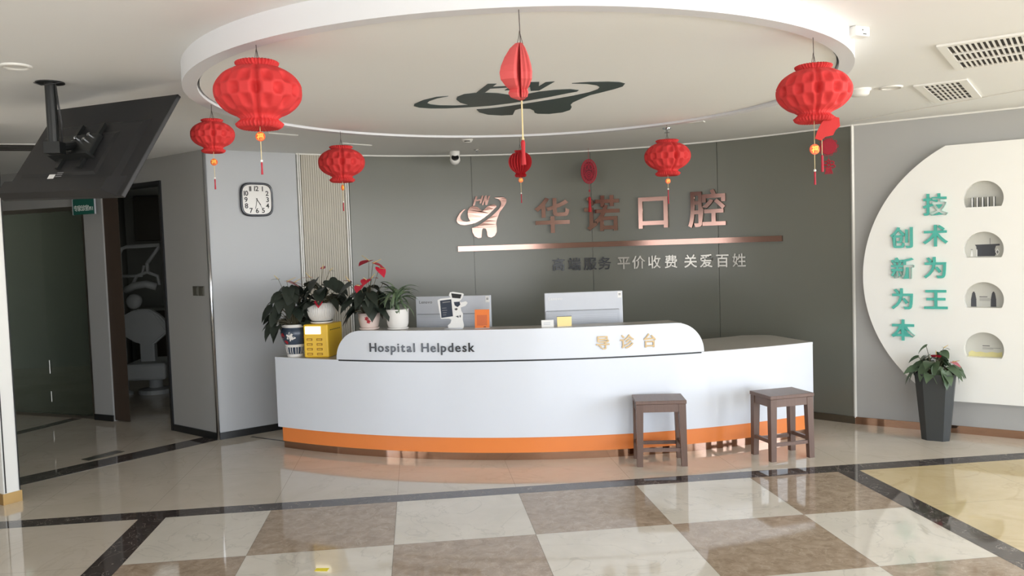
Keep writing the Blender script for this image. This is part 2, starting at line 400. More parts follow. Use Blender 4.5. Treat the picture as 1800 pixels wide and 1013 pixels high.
# free wall end at the far left, with its gold plinth
PA, PB = Vector((-2.834, 5.869)), Vector((-2.767, 5.954)); dv = Vector((-.785, .62))
bm = NB(); prism(bm, [tuple(PA), tuple(PB), tuple(PB+dv*2.3), tuple(PA+dv*2.3)], .072, ZC); struct('wall_pier', bm, 'white_trim')
bm = NB(); o_ = Vector((.785, -.62))*.006; prism(bm, [tuple(PA+o_+(PA-PB)*.08), tuple(PB+o_-(PA-PB)*.08), tuple(PB+dv*2.2-(PA-PB)*.05), tuple(PA+dv*2.2+(PA-PB)*.05)], 0, .075); struct('baseboard_pier', bm, mat('gold_plinth', C(176, 142, 88), .25, .6))
bm = NB()
for k in (.0, 1.0):
    p = PA.lerp(PB, .12 if k == 0 else .97) + o_*.6
    lathe(bm, [(.004, .08), (.004, ZC)], 6, tuple(p))
struct('trim_8', bm, 'black_metal')

# hidden shell of the lobby: daylight comes through its glazed front
bm = NB()
xr = [(-6.5, -1.2), (6.4, 6.6)]
for a, b in xr: box(bm, a, b, REAR_Y-.15, REAR_Y, 0, ZC)
box(bm, -1.2, 6.4, REAR_Y-.15, REAR_Y, 0, .12); box(bm, -1.2, 6.4, REAR_Y-.15, REAR_Y, 2.48, ZC)
struct('wall_rear', bm, 'concrete')
bm = NB()
for i in range(7): x = -1.2+7.6*i/6; box(bm, x-.05, x+.05, REAR_Y-.12, REAR_Y-.03, .12, 2.48)
box(bm, -1.2, 6.4, REAR_Y-.12, REAR_Y-.03, 2.0, 2.07); struct('window_1', bm, 'mullion')
bm = NB(); box(bm, RIGHT_X, RIGHT_X+.15, REAR_Y, -4, 0, ZC); box(bm, RIGHT_X, RIGHT_X+.15, 4, 5, 0, ZC)
box(bm, RIGHT_X, RIGHT_X+.15, -4, 4, 0, .12); box(bm, RIGHT_X, RIGHT_X+.15, -4, 4, 2.48, ZC); struct('wall_side', bm, 'concrete')
bm = NB()
for i in range(7): y = -4+8*i/6; box(bm, RIGHT_X+.03, RIGHT_X+.12, y-.05, y+.05, .12, 2.48)
struct('window_2', bm, 'mullion')
bm = NB(); box(bm, LEFT_X-.15, LEFT_X, REAR_Y, -3.1, 0, ZC); box(bm, LEFT_X-.15, LEFT_X, 2.0, 11, 0, ZC)
box(bm, LEFT_X-.15, LEFT_X, -3.1, 2.0, 2.48, ZC); box(bm, LEFT_X-.15, LEFT_X, -3.1, 2.0, 0, .12); struct('wall_left', bm, 'concrete')
bm = NB()
for y in (-3.05, -2.05, -1.1, -.15, .95, 1.95): box(bm, LEFT_X-.12, LEFT_X-.03, y-.05, y+.05, .12, 2.48)
struct('window_3', bm, 'mullion')
# rooms beyond the glass and the open door
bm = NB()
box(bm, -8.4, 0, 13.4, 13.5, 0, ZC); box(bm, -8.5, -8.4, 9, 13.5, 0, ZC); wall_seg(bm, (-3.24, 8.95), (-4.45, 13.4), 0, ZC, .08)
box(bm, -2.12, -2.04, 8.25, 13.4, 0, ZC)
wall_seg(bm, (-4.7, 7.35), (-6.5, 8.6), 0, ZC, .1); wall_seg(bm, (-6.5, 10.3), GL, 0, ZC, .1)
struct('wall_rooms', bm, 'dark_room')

# unseen area lights added to brighten the two dark rooms
for x, y, w_ in ((-5.6, 11.4, 1.6), (-3.3, 11.2, .7)):
    l = bpy.data.lights.new('room_fill', 'AREA'); l.shape = 'SQUARE'; l.size = .6; l.energy = w_; l.color = (.93, 1, .96)
    o = bpy.data.objects.new('room_fill', l); COL.objects.link(o); o.location = (x, y, ZC-.02)
# glazed partition and doorway on the left
d = (Vector(P0)-Vector(GL)).normalized(); n = Vector((-d.y, d.x))
bm = NB(); wall_seg(bm, GL, P0, .03, 2.19, .012, .04); gw = struct('window_4', bm, 'glass')
bm = NB(); wall_seg(bm, GL, P0, 0, .03, .05, .02); wall_seg(bm, GL, P0, 2.15, 2.19, .05, .02)
for s in (0.02,):
    a = Vector(P0) - d*s; wall_seg(bm, tuple(a-d*.03), tuple(a), 0, 2.19, .05, .02)
obj('window_frame', bm, 'steel', gw)
bm = NB()
for z0, z1 in ((.46, .60), (.16, .27)):
    a = Vector(P0) - d*.62 + n*.02; tube(bm, [(a.x, a.y, z0), (a.x, a.y, z1)], .006)
obj('pull_handle', bm, 'steel', gw)
bm = NB(); dd = (Vector(POST)-Vector(DJ)).normalized(); nn = Vector((-dd.y, dd.x))
# door casing
wall_seg(bm, tuple(Vector(DJ)-dd*.035), DJ, 0, 2.36, .14, -.015)
wall_seg(bm, (-2.86, 8.535), tuple(Vector(DJ)), 2.325, 2.36, .14, -.015)
dr = struct('door_1', bm, 'gunmetal')
bm = NB(); a = Vector((-2.84, 8.53)); prism(bm, [(-3.09, 8.69), (-2.90, 8.56), (-3.30, 9.50), (-3.36, 9.50)], .01, 2.33); obj('door_leaf', bm, 'door_wood', dr)
# spring cover of the glass door, let into the floor
hp = frame((-2.66, 7.165, .0012), (.6, .8, 0), (-.8, .6, 0))

# ------------------------------------------------------------------ reception desk
desk = thing('reception_desk', 'long curved white reception desk with orange band and raised front panel', 'reception desk', (1.0, 6.5, 0))
og = tuple(desk.location)
def desk_poly(R, t0, t1, end=True):
    p = [(DK[0]+R*sin(radians(t0+(t1-t0)*i/48)), DK[1]-R*cos(radians(t0+(t1-t0)*i/48))) for i in range(49)]
    k = R-4.42
    p += [(3.115+k, 6.90), (3.09+k, 6.96), (3.04+k, 6.995), (2.97+k, 7.015), (2.86+k, 7.03)]
    p += [(DK[0]+3.7*sin(radians(18-56*i/40)), DK[1]-3.7*cos(radians(18-56*i/40))) for i in range(41)]
    return [(x-og[0], y-og[1]) for x, y in p]
bm = NB(); prism(bm, desk_poly(4.42, -39.5, 21.2), .180, .757)
b0 = smooth_by_angle(obj('desk_body', bm, 'gloss_white', desk), 30)
bm = NB(); prism(bm, desk_poly(4.40, -39.1, 20.7), .058, .180); smooth_by_angle(obj('orange_band', bm, 'orange', desk), 30)
bm = NB(); prism(bm, desk_poly(4.395, -39.0, 20.6), .0, .058); smooth_by_angle(obj('kick_plate', bm, 'copper_skirt', desk), 30)
bm = NB(); prism(bm, desk_poly(4.417, -39.45, 21.15), .757, .775); smooth_by_angle(obj('countertop', bm, 'counter', desk), 30)
bm = NB(); arc_prism(bm, DK, 4.39, 4.4215, -39.5, 21.2, .757, .7735, 60, -1, og); smooth_by_angle(obj('countertop_edge', bm, 'gloss_white', desk), 30)
# raised panel with quarter-round upper corners
T0, T1, RR = -30.8, 7.6, .235
ths = [T0 + degrees_ for degrees_ in [3.05*(1-cos(pi/2*i/14)) for i in range(15)]]
ths += [T0+3.05+(T1-T0-6.1)*i/40 for i in range(1, 40)]
ths += [T1-3.05+3.05*sin(pi/2*i/14) for i in range(15)]
bm = NB(); prev = None; capd = []
for t in ths:
    e_ = min(t-T0, T1-t); k = max(0, 1-e_/3.05); zt = .776+.006+(RR-.006)*sqrt(max(0, 1-k*k))
    a = radians(t); cur = []
    for R, z in ((4.421, .777), (4.421, zt), (4.392, zt), (4.392, .777)):
        cur.append(bm.verts.new((DK[0]+R*sin(a)-og[0], DK[1]-R*cos(a)-og[1], z)))
    if prev:
        for j in range(4): bm.faces.new((prev[j], cur[j], cur[(j+1) % 4], prev[(j+1) % 4]))
    else: bm.faces.new(cur)
    prev = cur
bm.faces.new(prev[::-1])
smooth_by_angle(obj('raised_panel', bm, 'gloss_white', desk), 35)
bm = NB(); arc_prism(bm, DK, 4.13, 4.392, T0+2.8, T1-2.2, .988, 1.006, 50, -1, og); smooth_by_angle(obj('raised_shelf', bm, 'counter', desk), 30)
bm = NB(); arc_prism(bm, DK, 4.40, 4.4235, T0+.25, T1-.3, .7655, .7765, 50, -1, og); smooth_by_angle(obj('shadow_gap', bm, 'black_gap', desk), 30)

def latin_word(root, name, text, th_start, th_end, z, size, depth, m, bold):
    gl = []; x = 0
    for ch in text:
        if ch == ' ': x += size*.42; continue
        b = glyph(ch, size, depth, bold); xs = [v.co.x for v in b.verts]; w = max(xs)-min(xs)
        xform(b, Matrix.Translation((-min(xs)-w/2, 0, depth/2))); gl.append((ch, b, x+w/2)); x += w+size*.17
    x -= size*.17
    for ch, b, xc in gl:
        th = th_start+(th_end-th_start)*xc/x
        xform(b, rel(root) @ on_desk(th, z, 4.4212)); obj(name, b, m, root)
t = thing('desk_lettering', 'dark metal letters reading Hospital Helpdesk on the desk panel', 'lettering', (-.0, 6.38, .85))
latin_word(t, 'letter', 'Hospital Helpdesk', -26.7, -15.5, .846, .098, .008, 'gunmetal', .012)
t = thing('desk_lettering', 'gold Chinese characters 导诊台 at the right of the desk panel', 'lettering', (1.6, 6.07, .85))
for ch, th in zip('导诊台', (-2.85, -.45, 1.85)): cjk(t, 'character', ch, .112, .008, 'pale_gold', on_desk(th, .888, 4.4212), .014)

# ------------------------------------------------------------------ back wall sign
AU = ((.4268, -.0611, .0818), (-.0383, -.4034, 3.9103))
EM = dict(
 upper=[(0.215, 4.642), (0.15, 4.667), (0.076, 4.763), (0.027, 4.884), (0.024, 4.948), (0.056, 5.004), (0.125, 5.037), (0.217, 5.044), (0.308, 5.025), (0.388, 5.004), (0.477, 4.971), (0.585, 4.901), (0.687, 4.813), (0.785, 4.716), (0.884, 4.594), (0.925, 4.551), (0.928, 4.513), (0.874, 4.482), (0.792, 4.499), (0.714, 4.544), (0.641, 4.63), (0.602, 4.668), (0.542, 4.618), (0.484, 4.574), (0.43, 4.56), (0.356, 4.561), (0.3, 4.596), (0.267, 4.669), (0.265, 4.746), (0.293, 4.853), (0.351, 4.941), (0.27, 4.955), (0.179, 4.941), (0.122, 4.904), (0.1, 4.858), (0.111, 4.79), (0.156, 4.703)],
 lower=[(0.853, 4.319), (0.94, 4.293), (1.041, 4.288), (1.106, 4.302), (1.144, 4.339), (1.152, 4.417), (1.122, 4.491), (1.069, 4.588), (1.024, 4.661), (0.996, 4.767), (0.969, 4.891), (0.97, 4.976), (0.993, 5.06), (1.004, 5.166), (0.971, 5.258), (0.893, 5.312), (0.816, 5.297), (0.791, 5.257), (0.772, 5.168), (0.739, 5.101), (0.678, 5.089), (0.651, 5.136), (0.654, 5.231), (0.658, 5.328), (0.586, 5.345), (0.495, 5.306), (0.433, 5.211), (0.407, 5.102), (0.441, 5.091), (0.531, 5.05), (0.638, 4.964), (0.741, 4.874), (0.84, 4.781), (0.933, 4.678), (1.002, 4.584), (1.032, 4.497), (1.029, 4.432), (1.0, 4.378), (0.939, 4.338)],
 h=[(.407, 4.315), (.452, 4.310), (.437, 4.395), (.535, 4.372), (.552, 4.288), (.597, 4.280), (.560, 4.480), (.515, 4.490), (.530, 4.412), (.431, 4.437), (.412, 4.545), (.366, 4.553)],
 n=[(.625, 4.280), (.672, 4.275), (.688, 4.400), (.708, 4.285), (.751, 4.269), (.706, 4.505), (.661, 4.515), (.640, 4.395), (.618, 4.515), (.576, 4.520)])
def filled(pts, depth):
    cu = bpy.data.curves.new('c', 'CURVE'); cu.dimensions = '2D'; cu.fill_mode = 'BOTH'; cu.extrude = depth/2
    s_ = cu.splines.new('POLY'); s_.points.add(len(pts)-1); s_.use_cyclic_u = True
    for p, q_ in zip(s_.points, pts): p.co = (q_[0], q_[1], 0, 1)
    o = bpy.data.objects.new('c', cu); COL.objects.link(o); me = bpy.data.meshes.new_from_object(o.evaluated_get(bpy.context.evaluated_depsgraph_get()))
    bpy.data.objects.remove(o); bm = NB(); bm.from_mesh(me); bpy.data.meshes.remove(me); bmesh.ops.remove_doubles(bm, verts=bm.verts[:], dist=1e-5)
    for v in bm.verts: v.co.z += depth/2
    return bm
def emblem(root, m, place, depth):
    for nm, key in (('tooth_crown', 'upper'), ('tooth_root', 'lower'), ('letter', 'h'), ('letter', 'n')):
        bm = filled(EM[key], depth)
        for v in bm.verts: v.co = place(v.co) - root.location
        obj(nm, bm, m, root)
t = thing('ceiling_emblem', 'dark green tooth and orbit emblem with HN on the round ceiling disc', 'emblem', (.6, 4.8, 2.489))
emblem(t, 'emblem', lambda c: Vector((c.x, c.y, 2.4888-c.z)), .0025)
t = thing('wall_emblem', 'copper mirror tooth and orbit emblem left of the big characters', 'emblem', (.7, 8.28, 1.9))
def pw(c):
    u = AU[0][0]*c.x+AU[0][1]*c.y+AU[0][2]; z = AU[1][0]*c.x+AU[1][1]*c.y+AU[1][2]; r = RB-.001-c.z
    a = u/3.57; return Vector((BW[0]+r*sin(a), BW[1]+r*cos(a), z))
emblem(t, 'copper', pw, .03)
t = thing('wall_lettering', 'four big copper mirror characters 华诺口腔 above the metal bar', 'lettering', (2.0, 8.0, 1.9))
for ch, th in zip('华诺口腔', (12.35, 20.4, 28.65, 37.25)): cjk(t, 'character', ch, .375, .03, 'copper', on_wall(th, 1.938), .016)
t = thing('wall_lettering', 'row of small metal characters 高端服务 平价收费 关爱百姓 below the bar', 'lettering', (2.2, 7.9, 1.44))
for ch, th in zip('高端服务平价收费关爱百姓', (13.1, 15.7, 18.25, 20.6, 23.7, 26.1, 28.6, 31.3, 34.4, 36.9, 39.4, 42.0)):
    cjk(t, 'character', ch, .136, .014, 'steel' if th > 22 else 'gunmetal', on_wall(th, 1.435), .012)
bm = NB(); arc_prism(bm, BW, RB-.025, RB-.001, -3.3, 48.7, 1.601, 1.653, 60, 1)
tag(smooth_by_angle(obj('wall_bar', bm, 'copper'), 30), 'long thin copper bar running under the big wall characters', 'wall bar')

# ------------------------------------------------------------------ lanterns
def fold_lathe(bm, prof, n, a0, a1, mod, rows):
    """surface of revolution with a honeycomb relief; a partial turn is closed along its two end sheets"""
    full = abs(a1-a0) >= 2*pi-1e-6; rings = []
    for r, z in prof:
        ring = []
        for i in range(n if full else n+1):
            a = a0+(a1-a0)*i/n
            rr = r*mod(a, z, i); ring.append(bm.verts.new((rr*cos(a), rr*sin(a), z)))
        rings.append(ring)
    k = len(rings[0])
    for A, B in zip(rings, rings[1:]):
        for i in range(k if full else k-1): bm.faces.new((A[i], A[(i+1) % k], B[(i+1) % k], B[i]))
    if full: bm.faces.new(rings[0]); bm.faces.new(rings[-1][::-1])
    else:
        ax = [bm.verts.new((0, 0, z)) for r, z in prof]
        for A, B, x, y in zip(rings, rings[1:], ax, ax[1:]):
            bm.faces.new((x, A[0], B[0], y)); bm.faces.new((A[-1], x, y, B[-1]))
    return bm
def body_prof(nz=40):
    p = [(.03, .112), (.052, .119), (.070, .128), (.080, .123), (.078, .114), (.066, .103)]
    for i in range(1, nz):
        s = i/nz; a = radians(66-(66+64)*s)
        p.append((.172*cos(a)**.88, .006+.106*sin(a)))
    p += [(.070, -.100), (.079, -.109), (.088, -.120), (.082, -.132), (.070, -.139), (.05, -.130), (.02, -.118)]
    return p
NF = 12
def cell(a, z, i):
    fr = 1 if -.095 < z < .095 else 0
    c = cos(NF*a)*cos(z/.0235*pi/2)
    fr *= min(1, (.1-abs(z))/.03)
    ce = abs((a+pi/2+pi/2) % pi - pi/2)                          # the two glued seams
    m = 1 - .15*max(0, c)**.6*fr - .13*math.exp(-(ce/.07)**2)*(1 if abs(z) < .11 else .4) - .02*max(0, -c)*fr
    if not fr: m *= 1+.08*cos(3*NF*a)*(1 if abs(z) > .11 else .3)
    return m
bm = NB(); fold_lathe(bm, body_prof(), NF*14, 0, 2*pi, cell, 0); LANT = bpy.data.meshes.new('paper_body'); bmesh.ops.recalc_face_normals(bm, faces=bm.faces[:]); bm.to_mesh(LANT); bm.free()
for p in LANT.polygons: p.use_smooth = True
LANT.materials.append(M['red_paper'])
def fan_mesh(half, prof):
    bm = NB(); n = 16
    fold_lathe(bm, prof, n, -half, half, lambda a, z, i: (1 if i % 2 == 0 else .8), 0); return bm
GL = 'red paper lanterns round the ceiling disc'
def lantern(pos, zc, sc, label, charm_z, bead_z, tip_z, kind='open', rz=0, charm_rot=0, charm_r=.019):
    t = thing('paper_lantern', label, 'lantern', (pos[0], pos[1], zc), 0, GL)
    if kind == 'open':
        o = bpy.data.objects.new('paper_body', LANT); COL.objects.link(o); o.parent = t; o.scale = (sc,)*3; o.rotation_euler[2] = rz
        top, bot = .125*sc, -.125*sc
    elif kind == 'half':
        o = obj('paper_body', fan_mesh(radians(42), body_prof()), 'red_paper_edge', t); o.scale = (sc,)*3; o.rotation_euler[2] = rz; top, bot = .122*sc, -.122*sc
    else:
        pr = [(.004, .098), (.03, .09), (.065, .066), (.10, .03), (.125, -.005), (.135, -.03), (.13, -.052), (.10, -.07), (.075, -.078), (.085, -.092), (.07, -.104), (.03, -.106), (.004, -.1)]
        bm = NB(); fold_lathe(bm, pr, 14, radians(-24), radians(24), lambda a, z, i: 1.06 if i < 7 else (.62 if i == 8 else .95+.04*(i % 2)), 0); o = obj('paper_body', bm, 'folded_paper', t); o.rotation_euler[2] = rz; top, bot = .085, -.10
    bm = NB(); tube(bm, [(0, 0, top-.02), (.002, 0, top+.01), (0, 0, 2.4752-zc)], .0016, 5)
    tube(bm, [(-.012, 0, top-.005), (-.004, 0, top+.03), (0, 0, top+.055)], .0012, 5); tube(bm, [(.014, 0, top-.005), (.005, 0, top+.03), (0, 0, top+.055)], .0012, 5)
    obj('hanging_cord', bm, 'dark_cord', t)
    lo = bead_z-zc
    bm = NB(); tube(bm, [(0, 0, bot+.02), (0, 0, lo)], .0016 if kind != 'closed' else .003, 5); obj('charm_cord', bm, 'cord', t)
    if charm_z:
        cz = charm_z-zc; mt = Matrix.Translation((0, 0, cz)) @ Matrix.Rotation(charm_rot, 4, 'Z') @ Matrix.Rotation(radians(90), 4, 'X')
        bm = NB(); lathe(bm, [(charm_r*.5, -.004), (charm_r, -.003), (charm_r, .003), (charm_r*.5, .004)], 24, mt=mt); ch = obj('charm', bm, 'tag_orange', t)
        b = glyph('福', charm_r*1.45, .003, .02); xform(b, mt @ Matrix.Translation((-.72*charm_r, -.55*charm_r, .0045))); obj('character', b, 'tag_gold', ch)
    bm = NB(); lathe(bm, [(.001, .006), (.005, .003), (.005, -.003), (.001, -.006)], 10); xform(bm, Matrix.Translation((0, 0, lo))); obj('bead', bm, 'cord' if kind == 'closed' else 'white_trim', t)
    bm = NB(); h = bead_z-tip_z; w = .004 if kind != 'closed' else .008
    lathe(bm, [(w*.6, lo-.005), (w, lo-.012), (w*.85, lo-h*.5), (w*1.15, lo-h)], 10); obj('tassel', bm, 'crimson' if kind != 'closed' else 'red_paper_edge', t)
    return t
lantern((-.598, 3.413), 2.282, 1, 'large red paper lantern at the near left of the ceiling disc', 2.113, 2.016, 1.962, rz=.12)
lantern((-1.087, 4.742), 2.306, .69, 'small red paper lantern at the far left rim, beside the hanging television', 2.16, 2.072, 2.01, rz=.25)
lantern((-.486, 5.856), 2.253, .94, 'red paper lantern hanging in front of the fluted wall panel', 2.086, 1.987, 1.924, rz=.1, charm_rot=radians(70))
lantern((.827, 6.325), 2.272, .77, 'small half-opened dark red paper lantern right below the folded flat one', 2.145, 2.044, 1.97, 'half', rz=radians(-98))
lantern((1.835, 5.819), 2.245, .97, 'red paper lantern over the last two big wall characters', 2.073, 2.015, 1.909, rz=.1)
t6 = lantern((1.693, 3.334), 2.245, .9, 'large red paper lantern at the near right with a torn hanging flap', 2.008, 1.919, 1.859, rz=-.35, charm_r=.022)
lantern((.395, 2.927), 2.262, 1, 'folded flat red paper lantern hanging in front of the ceiling emblem', None, 2.022, 1.93, 'closed', rz=radians(-104))
bm = NB()                                                       # torn flap and second tassel of the near right lantern
A = [(.035, -.10), (.085, -.115), (.088, -.15), (.07, -.165), (.06, -.185), (.03, -.19), (.012, -.205), (-.012, -.195), (-.004, -.17), (.01, -.14)]
prism(bm, A, -.006, .006, frame((0, -.03, 0), (.95, -.3, 0), (0, 0, 1))); obj('torn_flap', bm, 'red_paper', t6)
bm = NB(); tube(bm, [(.018, -.03, -.18), (.018, -.03, -.265)], .0016, 5); obj('charm_cord', bm, 'cord', t6)
bm = NB(); lathe(bm, [(.002, -.265), (.005, -.268), (.0045, -.30), (.006, -.335)], 10, (.018, -.03)); obj('tassel', bm, 'crimson', t6)

def ellipse_tube(bm, cx, cz, a, b, r, n=40, mt=None):
    rings = []
    for i in range(n):
        t = 2*pi*i/n; c = Vector((cx+a*cos(t), cz+b*sin(t), 0)); d = Vector((cos(t)*b, sin(t)*a, 0)).normalized()
        ring = []
        for k in range(6):
            p = c + d*r*cos(2*pi*k/6) + Vector((0, 0, r*sin(2*pi*k/6))); ring.append(bm.verts.new(mt @ p if mt else p))
        rings.append(ring)
    for i in range(n):
        A, B = rings[i], rings[(i+1) % n]
        for k in range(6): bm.faces.new((A[k], A[(k+1) % 6], B[(k+1) % 6], B[k]))
t = thing('lucky_ornament', 'oval dark red openwork ornament hanging before the back wall above the big characters', 'ornament', (1.73, 8.03, 2.35))
mt = frame((0, 0, 0), (.95, -.31, 0), (0, 0, 1))
bm = NB()
for a, b, r in ((.074, .116, .006), (.058, .098, .004), (.04, .074, .004)): ellipse_tube(bm, 0, 0, a, b, r, mt=mt)
ellipse_tube(bm, 0, -.03, .026, .03, .004, mt=mt); ellipse_tube(bm, 0, -.03, .012, .014, .004, mt=mt)
for i in range(18):
    a = 2*pi*i/18; ellipse_tube(bm, .066*cos(a), .107*sin(a), .011, .011, .0025, 10, mt)
for i in range(6):
    a = 2*pi*i/6+.3; ellipse_tube(bm, .049*cos(a), .086*sin(a), .012, .014, .003, 12, mt)
for s in (-1, 1): ellipse_tube(bm, .02*s, .045, .016, .028, .004, 16, mt)
obj('openwork_plate', bm, 'crimson', t)
bm = NB(); lathe(bm, [(.055, -.0015), (.055, .0015)], 32); xform(bm, mt @ Matrix.Diagonal((1, 1.7, 1, 1))); obj('backing', bm, mat('maroon_felt', C(110, 36, 46), .8), t)
bm = NB(); tube(bm, [(0, 0, .115), (0, 0, ZC-2.35)], .0015, 5); obj('hanging_cord', bm, 'crimson', t)
bm = NB(); tube(bm, [(0, 0, -.115), (0, 0, -.25)], .0015, 5); obj('tassel_cord', bm, 'crimson', t)
bm = NB(); lathe(bm, [(.002, -.178), (.009, -.186), (.009, -.194), (.002, -.202)], 12); obj('bead', bm, 'crimson', t)
bm = NB(); lathe(bm, [(.006, -.25), (.014, -.262), (.013, -.32), (.017, -.40)], 14); obj('tassel', bm, 'red_paper_edge', t)
t = thing('knot_ornament', 'round dark red ornament with a looped knot behind the torn lantern, by the wall corner', 'ornament', (3.48, 6.612, 2.385))
mt = frame((0, 0, 0), (.83, -.56, 0), (0, 0, 1))
bm = NB(); lathe(bm, [(.062, -.004), (.066, 0), (.062, .004)], 36, mt=mt); ellipse_tube(bm, 0, 0, .05, .05, .005, mt=mt); ellipse_tube(bm, 0, 0, .026, .026, .005, mt=mt)
for i in range(10): a = 2*pi*i/10; ellipse_tube(bm, .064*cos(a), .064*sin(a), .013, .013, .003, 10, mt)
obj('round_plate', bm, 'crimson', t)
bm = NB()
for x, z, a, b in ((-.024, -.135, .018, .013), (.024, -.135, .018, .013), (-.03, -.165, .02, .012), (.03, -.165, .02, .012), (0, -.15, .014, .016), (0, -.125, .01, .018)): ellipse_tube(bm, x, z, a, b, .005, 18, mt)
obj('knot', bm, 'crimson', t)
bm = NB()
for i in range(7): x = -.03+.01*i; tube(bm, [mt @ Vector((x*.5, -.175, 0)), mt @ Vector((x, -.228, 0))], .004, 6)
obj('fringe', bm, 'crimson', t)
bm = NB(); tube(bm, [(0, 0, .06), (0, 0, ZC-2.385)], .0015, 5); obj('hanging_cord', bm, 'crimson', t)
bm = NB(); tube(bm, [(0, 0, -.06), (0, 0, -.12)], .002, 5); obj('knot_cord', bm, 'crimson', t)

# ------------------------------------------------------------------ ceiling television seen from behind
ca, ta, rl = -.635, .563, -.047
r0 = Vector((cos(ca), sin(ca), 0)); n0 = Vector((-sin(ca), cos(ca), 0)); u0 = cos(ta)*Vector((0, 0, 1))+sin(ta)*n0
rx = cos(rl)*r0+sin(rl)*u0; ux = -sin(rl)*r0+cos(rl)*u0
tv = thing('ceiling_television', 'black flat television hung tilted from the ceiling, its back towards us', 'television', (-1.772, 4.777, 2.256))
TM = frame((0, 0, 0), rx, ux)                                   # local: x right, y up, z towards us
bm = NB(); box(bm, -.56, .56, -.3225, .3225, -.03, -.006, TM, .004); obj('back_panel', bm, 'black_plastic', tv)
bm = NB(); box(bm, -.545, .545, -.31, .31, -.033, -.029, TM); obj('screen', bm, 'screen', tv)
bm = NB()
def bulge(x0, x1, y0, y1, x2, x3, y2, y3, z0, z1):
    a = [TM @ Vector(p) for p in ((x0, y0, z0), (x1, y0, z0), (x1, y1, z0), (x0, y1, z0))]; b = [TM @ Vector(p) for p in ((x2, y2, z1), (x3, y2, z1), (x3, y3, z1), (x2, y3, z1))]
    a = [bm.verts.new(p) for p in a]; b = [bm.verts.new(p) for p in b]; bm.faces.new(a[::-1]); bm.faces.new(b)
    for i in range(4): bm.faces.new((a[i], a[(i+1) % 4], b[(i+1) % 4], b[i]))
bulge(-.50, .46, -.30, .17, -.47, .42, -.27, .14, -.008, .014); bulge(-.44, .28, -.20, .09, -.42, .25, -.18, .065, .012, .022)
bulge(-.555, .52, -.322, -.20, -.53, .44, -.315, -.235, -.008, .04)
obj('rear_housing', bm, 'black_plastic', tv)
bm = NB(); box(bm, -.16, .16, -.09, .05, .02, .05, TM, .004); box(bm, -.10, -.07, -.16, .13, .022, .04, TM); box(bm, .10, .13, -.16, .13, .022, .04, TM)
box(bm, -.17, .19, -.10, -.085, .02, .075, TM); br = obj('mount_bracket', bm, 'black_metal', tv)
for x, y in ((-.03, .025), (-.035, -.005), (.08, .04), (.06, .01), (-.02, -.035)):
    bm = NB(); lathe(bm, [(.011, .048), (.011, .062), (.006, .066)], 10, mt=TM @ Matrix.Translation((x, y, 0))); obj('mount_bolt', bm, 'chrome', br)
pp = Vector((-1.862, 4.60, 0)) - tv.location
bm = NB(); lathe(bm, [(.027, 2.24-2.256), (.027, ZC-2.256-.001)], 20, (pp.x, pp.y)); 
box(bm, pp.x-.04, pp.x+.04, pp.y-.03, pp.y+.05, -.05, .01); pa = Vector((pp.x, pp.y, -.02)); tube(bm, [pa, TM @ Vector((-.02, -.02, .05))], .025, 10)
po = obj('pole', bm, 'black_metal', tv)
bm = NB(); lathe(bm, [(.07, ZC-2.256-.006), (.07, ZC-2.2562)], 24, (pp.x, pp.y)); obj('ceiling_plate', bm, 'black_metal', tv)
bm = NB(); b0_ = Vector((pp.x+.03, pp.y-.01, ZC-2.27)); tube(bm, [b0_, b0_+Vector((.012, -.01, -.1)), b0_+Vector((.02, 0, -.2)), b0_+Vector((.0, .04, -.30))], .005, 6)
tube(bm, [b0_+Vector((-.09, -.04, .004)), b0_+Vector((-.05, -.05, -.012)), b0_+Vector((.0, -.04, -.004)), b0_+Vector((.04, -.03, .006))], .0025, 6); obj('cable', bm, 'black_plastic', tv)
bm = NB(); box(bm, -.10, -.045, -.232, -.205, .0405, .0425, TM); obj('white_label', bm, 'print_white', tv)
bm = NB()
for k in range(3): box(bm, -.035, .02, -.222+.012*k, -.217+.012*k, .0405, .042, TM)
obj('rating_print', bm, 'print_mid', tv)

# ------------------------------------------------------------------ plants
EDGE = [(-.13, .20), (-.10, .36), (.06, .48), (.26, .49), (.5, .38), (.74, .2), (.9, .07)]
SPN = [-.02, -.02, .07, .27, .51, .75, .91]
def leaf(bm, base, az, el, L, Wd, droop, twist=0, fold=.18):
    """heart-shaped blade: base point, heading, pitch, length, width and droop"""
    base = Vector(base); h = Vector((cos(az), sin(az), 0)); sd = Vector((-sin(az), cos(az), 0))
    def P(s, w):
        a = el - droop*max(0, s); ss = max(s, 0); d = 0
        k = 6; p = base.copy()
        if s < 0: p += (h*cos(el)+Vector((0, 0, sin(el))))*s*L
        else:
            for i in range(k):
                aa = el - droop*(ss*(i+.5)/k); p += (h*cos(aa)+Vector((0, 0, sin(aa))))*(ss*L/k)
        up = Vector((0, 0, cos(a)))-h*sin(a); sw = sd*cos(twist)+up*sin(twist); un = up*cos(twist)-sd*sin(twist)
        return p + sw*w*Wd + un*abs(w)*Wd*fold
    sp = [bm.verts.new(P(s, 0)) for s in SPN]; tip = bm.verts.new(P(1, 0))
    for sg in (-1, 1):
        ed = [bm.verts.new(P(s, w*sg)) for s, w in EDGE]
        q = [(sp[i], ed[i], ed[i+1], sp[i+1]) for i in range(len(ed)-1)]
        for f in q:
            f = [v for k, v in enumerate(f) if v not in f[:k]]
            bm.faces.new(f if sg < 0 else f[::-1])
        f = (sp[-1], ed[-1], tip); bm.faces.new(f if sg < 0 else f[::-1])
    return P(1, 0)
